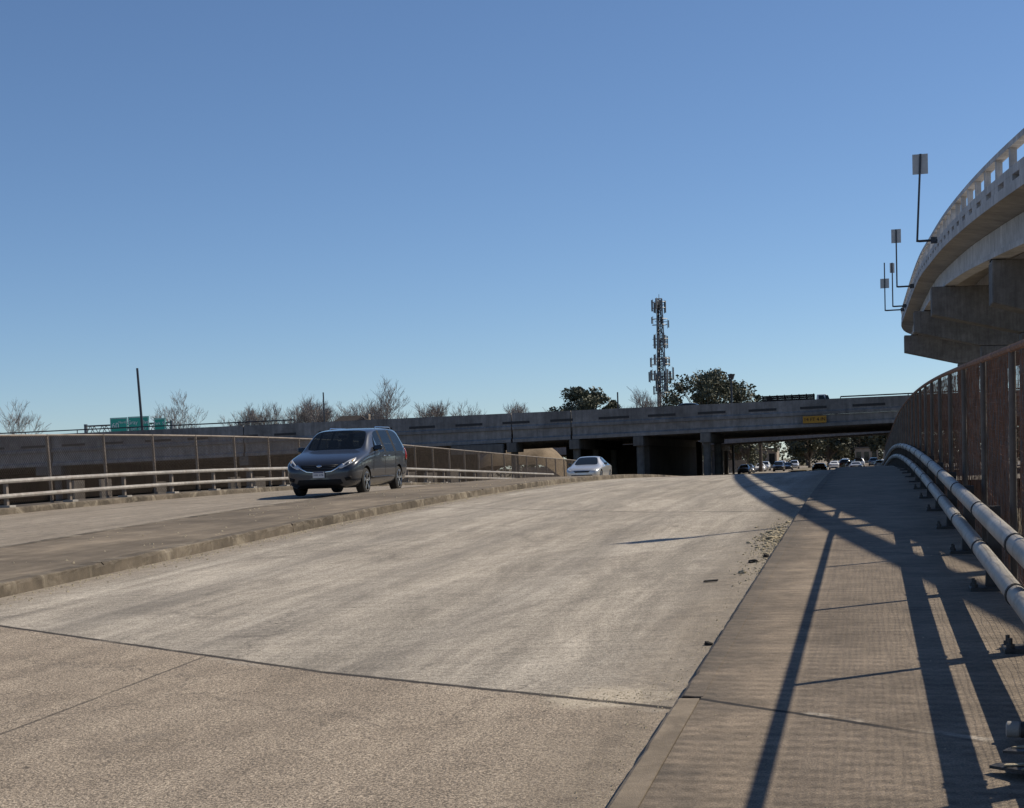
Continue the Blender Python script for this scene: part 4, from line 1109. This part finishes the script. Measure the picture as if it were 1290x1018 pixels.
mb = MB(); mb.box(-.13, .13, -.056, -.053, .60, .625); mb.build('plate_header', M['plateink'], pl_, local=True)
for s in (1, -1):
    mb = MB(); mb.hexa([(s * .93, 1.72, 1.13), (s * 1.18, 1.72, 1.15), (s * 1.18, 1.86, 1.16), (s * .93, 1.88, 1.14), (s * .94, 1.75, 1.27), (s * 1.17, 1.75, 1.28), (s * 1.17, 1.85, 1.28), (s * .94, 1.87, 1.27)])
    mb.build('wing_mirror', M['blackpaint'] , van, bevel=.03, local=True, smooth=True)
    ax = 'right' if s == 1 else 'left'
    for (a, b_) in (((2.62, .34), (2.62, 1.07)), ((3.62, .34), (3.62, 1.07)), ((1.52, .62), (1.6, 1.0))):
        patch(bvh, [(a[0], a[1]), (a[0] + .022, a[1]), (b_[0] + .022, b_[1]), (b_[0], b_[1])], ax, 'door_seam', M['black'], van, .003, 3, 0)
    for yy in (2.42, 2.86): patch(bvh, [(yy, .97), (yy + .2, .975), (yy + .2, 1.0), (yy, .995)], ax, 'door_handle', M['chrome'], van, .022, 2, .02)
    patch(bvh, [(1.4, .42), (3.55, .42), (3.55, .45), (1.4, .45)], ax, 'side_moulding', M['vanpaint'], van, .012, 5, .012)
    patch(bvh, [(4.66, .86), (4.95, .86), (4.93, 1.12), (4.72, 1.2)], ax, 'tail_light', M['red'], van, .008, 3, .01)
    mb = MB(); mb.tube([(s * .64, 2.9, 1.75), (s * .64, 3.0, 1.78), (s * .64, 4.3, 1.778), (s * .63, 4.42, 1.745)], .013, 8); mb.build('roof_rail', M['chrome'], van, smooth=True, local=True)
mb = MB()
for s, x0 in ((1, .05), (1, -.55)):
    mb.tube([(x0, 1.29, 1.185), (x0 + .55, 1.42, 1.245)], .01, 5)
mb.build('wiper', M['black'], van, local=True)
for x_, y_ in ((-.42, 2.3), (.42, 2.3), (-.42, 3.3), (.42, 3.3)):
    mb = MB(); mb.hexa([(x_ - .25, y_, .6), (x_ + .25, y_, .6), (x_ + .25, y_ + .16, .6), (x_ - .25, y_ + .16, .6), (x_ - .21, y_ + .16, 1.24), (x_ + .21, y_ + .16, 1.24), (x_ + .21, y_ + .28, 1.24), (x_ - .21, y_ + .28, 1.24)])
    st_ = mb.build('seat_back', M['seat'], van, bevel=.05, local=True); st_['_o'] = (0, 0, 0)
    mb = MB(); mb.box(x_ - .13, x_ + .13, y_ + .18, y_ + .28, 1.27, 1.46); mb.build('headrest', M['seat'], st_, bevel=.04, local=True)
mb = MB(); mb.hexa([(-.78, 1.3, .95), (.78, 1.3, .95), (.74, 1.85, .9), (-.74, 1.85, .9), (-.78, 1.3, 1.1), (.78, 1.3, 1.1), (.74, 1.85, 1.12), (-.74, 1.85, 1.12)]); mb.build('dashboard', M['black'], van, bevel=.03, local=True)
mb = MB(); mb.tube([(.42 + .19 * math.cos(k * math.pi / 8), 1.95 + .07 * math.sin(k * math.pi / 8), 1.06 + .18 * math.sin(k * math.pi / 8)) for k in range(17)], .018, 6); mb.build('steering_wheel', M['black'], van, local=True, smooth=True)
mb = MB(); mb.box(-.11, .11, 2.04, 2.1, 1.50, 1.56); mb.build('rear_view_mirror', M['black'], van, local=True)
van.location = (-13.66, 36.45, deck(38.9) + RZ + .0); van.rotation_euler = (math.atan((deck(43) - deck(38)) / 5.), 0, R(1.5))

SED = [(.0, .34, .52, .60, .5, .58, .44, ''), (.05, .22, .58, .68, .72, .78, .6, ''), (.3, .17, .68, .78, .84, .88, .72, ''), (.8, .17, .78, .88, .88, .91, .76, ''), (1.25, .17, .84, .95, .88, .92, .74, 'F'), (1.75, .17, .88, 1.22, .88, .92, .64, 'F'), (2.1, .17, .9, 1.38, .88, .92, .57, 'w'),
       (2.5, .17, .91, 1.43, .88, .92, .56, 'p'), (2.6, .17, .91, 1.435, .88, .92, .56, 'w'), (3.35, .17, .93, 1.40, .88, .92, .56, 'w'), (3.65, .19, .94, 1.31, .87, .91, .57, 'B'), (4.15, .22, .95, 1.09, .86, .89, .66, ''), (4.7, .3, .9, 1.03, .82, .85, .66, ''), (4.82, .42, .75, .85, .7, .74, .55, '')]
def dress(t, bvh, truck=False, z=0.):
    for o in patch(bvh, [(.48, .58 + z), (.64, .66 + z), (.80, .73 + z), (.82, .68 + z), (.66, .59 + z)], 'front', 'headlight', M['lampglass'], t, .008, 2, .01, True): pass
    patch(bvh, [(-.44, .60 + z), (.44, .60 + z), (.36, .52 + z), (-.36, .52 + z)], 'front', 'grille', M['black'], t, .008, 3)
    patch(bvh, [(-.55, .40), (.55, .40), (.6, .30), (-.6, .30)], 'front', 'bumper_intake', M['black'], t, .008, 3)
    for o in patch(bvh, [(.45, .80 + z), (.74, .84 + z), (.76, .72 + z), (.45, .71 + z)], 'rear', 'tail_light', M['red'], t, .008, 2, .01, True): pass
    patch(bvh, [(-.2, .70 + z), (.2, .70 + z), (.2, .82 + z), (-.2, .82 + z)], 'rear', 'licence_plate', M['plate'], t, .012, 1, .006)
    for s in (1, -1):
        mb = MB(); mb.box(*sorted((s * .9, s * 1.06)), 1.75, 1.85, .95 + z, 1.06 + z); mb.build('wing_mirror', M['blackpaint'], t, local=True, bevel=.02)
sed, bvh, _ = make_car('silver_sedan', SED, (.9, 3.68), .33, .21, 1.76, M['silver'], 'silver sedan coming over the crest towards the viewer', 'car')
dress(sed, bvh); sed.location = (-14.75, 78.5, deck(80.5) + RZ + .06); sed.rotation_euler = (math.atan((deck(84) - deck(79)) / 5), 0, 0)
SUV = [(.0, .42, .70, .80, .55, .62, .5, ''), (.05, .3, .76, .90, .76, .82, .66, ''), (.3, .24, .88, 1.0, .86, .91, .76, ''), (.9, .24, .98, 1.1, .9, .95, .78, ''), (1.35, .24, 1.02, 1.15, .9, .95, .76, 'F'), (1.75, .24, 1.04, 1.45, .9, .95, .70, 'F'), (2.0, .24, 1.05, 1.63, .9, .95, .66, 'w'),
       (2.6, .24, 1.06, 1.72, .9, .95, .65, 'p'), (2.7, .24, 1.06, 1.72, .9, .95, .65, 'w'), (3.6, .24, 1.07, 1.72, .9, .94, .65, 'w'), (4.3, .28, 1.08, 1.66, .88, .92, .62, 'B'), (4.6, .36, 1.05, 1.16, .84, .88, .7, ''), (4.68, .44, .9, 1.0, .74, .78, .6, '')]
def small_car(name, spec, paint, label, cat, z=0., wr=.34, group='cars along the far street'):
    t, bv, _ = make_car(name, spec, (.9, 3.62), wr, .22, 1.78, paint, label, cat, group, 1, False); dress(t, bv, z=z); return t
protos = {}
def place(kind, paintk, x, y, head, label, group, zoff=None):
    key = (kind, paintk)
    nm = {'sedan': 'sedan', 'suv': 'sport_utility'}[kind]
    if key not in protos:
        t = small_car(nm, SED if kind == 'sedan' else SUV, M[paintk], label, 'car', 0 if kind == 'sedan' else .17, .33 if kind == 'sedan' else .37); protos[key] = t
    else:
        t = copy_tree(protos[key])
    t['label'] = label; t['group'] = group; t['category'] = 'car'
    z = (deck(y) + RZ) if zoff is None else zoff
    t.location = (x, y, z); t.rotation_euler = (0, 0, head); return t
G1 = 'cars along the far street'
PI = math.pi
place('sedan', 'bluepaint', -18.6, 232, 0, 'dark blue sedan nearest on the left of the far street', G1)
place('sedan', 'greypaint', -18.7, 242, 0, 'grey sedan behind the dark blue one on the far street', G1)
place('sedan', 'white', -18.2, 262, 0, 'white sedan behind the grey one on the left of the far street', G1)
place('suv', 'blackpaint', -14.6, 254, 0, 'black sport utility facing us beside the white sedan on the far street', G1)
place('suv', 'white', -16.2, 292, 0, 'white sport utility behind the black one on the far street', G1)
place('suv', 'silver', -14.2, 300, 0, 'silver van-like car left of the median tree on the far street', G1)
place('suv', 'blackpaint', -3.6, 246, PI, 'black sport utility seen from behind on the right lanes of the far street', G1)
place('sedan', 'blackpaint', -5.8, 190, PI, 'black sedan low behind the crest left of the black sport utility', G1)
place('sedan', 'white', -2.4, 228, PI, 'white sedan seen from behind under the second bridge', G1)
place('sedan', 'silver', -1.6, 205, PI, 'silver sedan seen from behind near the right wall of the street', G1)
place('suv', 'white', -1.6, 285, PI, 'white sport utility far off on the right lanes', G1)
place('suv', 'greypaint', .9, 300, PI, 'grey sport utility parked right beside the far street', G1)
place('sedan', 'white', 2.6, 262, PI, 'white sedan parked at the right edge of the far street', G1)
place('suv', 'white', -5., 345, PI, 'white sport utility farthest on the right lanes', G1)
place('sedan', 'white', -5.6, 262, PI, 'white sedan just beyond the black sport utility on the far street', G1)
place('sedan', 'greypaint', -2.2, 310, PI, 'grey sedan far ahead between white sport utilities', G1)
place('sedan', 'silver', -4.9, 300, PI, 'silver sedan beside the grass median on the right lanes', G1)
place('sedan', 'white', 1.6, 226, PI, 'white sedan at the far right, partly behind the sidewalk crest', G1)
place('suv', 'silver', -18.3, 276, 0, 'silver sport utility behind the white sedan on the left', G1)
place('sedan', 'blackpaint', -14.4, 278, 0, 'black sedan behind the black sport utility facing us', G1)
G2 = 'vehicles up on the freeway'
OD = lambda x: OPB(x)
place('sedan', 'blackpaint', -20.2, 151.4, -PI / 2, 'dark car roof showing over the parapet below the antenna tower, right of the other', G2, 5.92)
place('sedan', 'greypaint', -24.3, 152.5, -PI / 2, 'grey car roof showing over the parapet below the antenna tower, left of the other', G2, 5.62)
# flat-bed pickup with rack on the freeway
pk = thing('rack_truck', (-6.6, 152, 5.7), 'work truck with a stake rack of timber driving along the overpass', 'truck', G2)
zf = 5.62
mb = MB(); mb.hexa([(-4.9, 151, zf + .5), (-2.3, 151, zf + .5), (-2.3, 152.8, zf + .5), (-4.9, 152.8, zf + .5), (-4.9, 151, zf + 1.25), (-2.3, 151, zf + 1.1), (-2.3, 152.8, zf + 1.1), (-4.9, 152.8, zf + 1.25)])
mb.hexa([(-4.9, 151.05, zf + 1.25), (-3.35, 151.05, zf + 1.22), (-3.35, 152.75, zf + 1.22), (-4.9, 152.75, zf + 1.25), (-4.8, 151.2, zf + 2.0), (-3.95, 151.2, zf + 2.0), (-3.95, 152.6, zf + 2.0), (-4.8, 152.6, zf + 2.0)])
mb.build('cab', M['white'], pk, bevel=.06)
for (a, b_, c) in ((-4.65, -4.05, 0), (-4.0, -3.62, 1)):
    mb = MB(); mb.hexa([(a, 151.03, zf + 1.32), (b_ + .1, 151.03, zf + 1.32), (b_ + .1, 151.2, zf + 1.32), (a, 151.2, zf + 1.32), (a, 151.12, zf + 1.9), (b_ - .12, 151.12, zf + 1.9), (b_ - .12, 151.25, zf + 1.9), (a, 151.25, zf + 1.9)]); mb.build('side_window', M['glass'], pk)
mb = MB(); mb.box(-10.2, -5.0, 151, 152.9, zf + .65, zf + .95); mb.build('flat_bed', M['steel'], pk)
mb = MB()
for k in range(6): mb.box(-10.2, -5.05, 151.0, 151.06, zf + 1.0 + k * .19, zf + 1.11 + k * .19); mb.box(-10.2, -5.05, 152.84, 152.9, zf + 1.0 + k * .19, zf + 1.11 + k * .19)
for x in frange(-10.1, -5.15, .7): mb.box(x, x + .09, 151.07, 151.13, zf + .95, zf + 2.12); mb.box(x, x + .09, 152.78, 152.83, zf + .95, zf + 2.12)
mb.build('stake_rack', M['black'], pk)
mb = MB(); 
for k in range(1): mb.box(-10.6, -5.1, 151.2, 152.7, zf + 1.0 + k * .3, zf + 1.24 + k * .3)
mb.build('timber_load', M['darkwall'], pk)
for x in (-3.0, -8.9):
    for yy in (151.1, 152.7):
        mb = MB(); mb.tube([(x, yy - .12, zf + .45), (x, yy + .12, zf + .45)], .42, 16); mb.build('wheel', M['rubber'], pk)
# small things by the far street
for i, (x, y) in enumerate([(-1.7, 262), (3.1, 246)]):
    t = thing('signal_cabinet' if i else 'litter_bin', (x, y, -.6), ['dark box bin at the far right under the bridge', 'pale green cabinet on the right kerb of the far street'][i], ['bin', 'cabinet'][i])
    mb = MB(); mb.box(x - .5, x + .5, y - .4, y + .4, -.65, 1.1 + i); mb.build('case', M['black'] if i == 0 else M['postgrey'], t, bevel=.05)
    mb = MB(); mb.box(x - .55, x + .55, y - .45, y + .45, 1.1 + i + .003, 1.2 + i); mb.build('lid', M['black'] if i == 0 else M['postgrey'], t, bevel=.03)

# ------------------------------------------------------------------ camera, light, sky
cam = bpy.data.cameras.new('camera'); co = bpy.data.objects.new('camera', cam); COL.objects.link(co); scene.camera = co
F = 1900.; YAW = R(13.407); PITCH = R(-3.927); ROLL = R(2.0)
cam.sensor_fit = 'HORIZONTAL'; cam.sensor_width = 36; cam.lens = 36 * F / 1290
cam.shift_y = (720 - 509) / 1290.; cam.clip_start = .05; cam.clip_end = 6000
co.location = (0, 0, 1.5)
co.rotation_mode = 'QUATERNION'
q = Matrix.Rotation(YAW, 4, 'Z') @ Matrix.Rotation(R(90) + PITCH, 4, 'X') @ Matrix.Rotation(-ROLL, 4, 'Z')
co.rotation_quaternion = q.to_quaternion()

SUND = Vector((.8, .6, 1.)).normalized()
el = math.asin(SUND.z); az = math.atan2(SUND.x, SUND.y)
sun = bpy.data.lights.new('sun', 'SUN'); sun.energy = 5.; sun.angle = R(.5); sun.color = (1, .885, .71)
so = bpy.data.objects.new('sun', sun); COL.objects.link(so); so.rotation_mode = 'QUATERNION'; so.rotation_quaternion = SUND.to_track_quat('Z', 'Y')
wd = bpy.data.worlds.new('World'); scene.world = wd; wd.use_nodes = True; nt = wd.node_tree
sk = nt.nodes.new('ShaderNodeTexSky'); sk.sky_type = 'NISHITA'; sk.sun_disc = False; sk.sun_elevation = el; sk.sun_rotation = az
sk.air_density = 1.; sk.dust_density = .45; sk.ozone_density = 5.8; sk.altitude = 1800
bg = nt.nodes['Background']; bg.inputs['Strength'].default_value = .1; nt.links.new(sk.outputs[0], bg.inputs[0])
scene.view_settings.view_transform = 'Standard'; scene.view_settings.look = 'None'; scene.view_settings.exposure = 0; scene.view_settings.gamma = 1
scene.render.engine = 'CYCLES'; scene.cycles.max_bounces = 6; scene.cycles.transparent_max_bounces = 8

for o in bpy.data.objects:
    if '_o' in o: del o['_o']
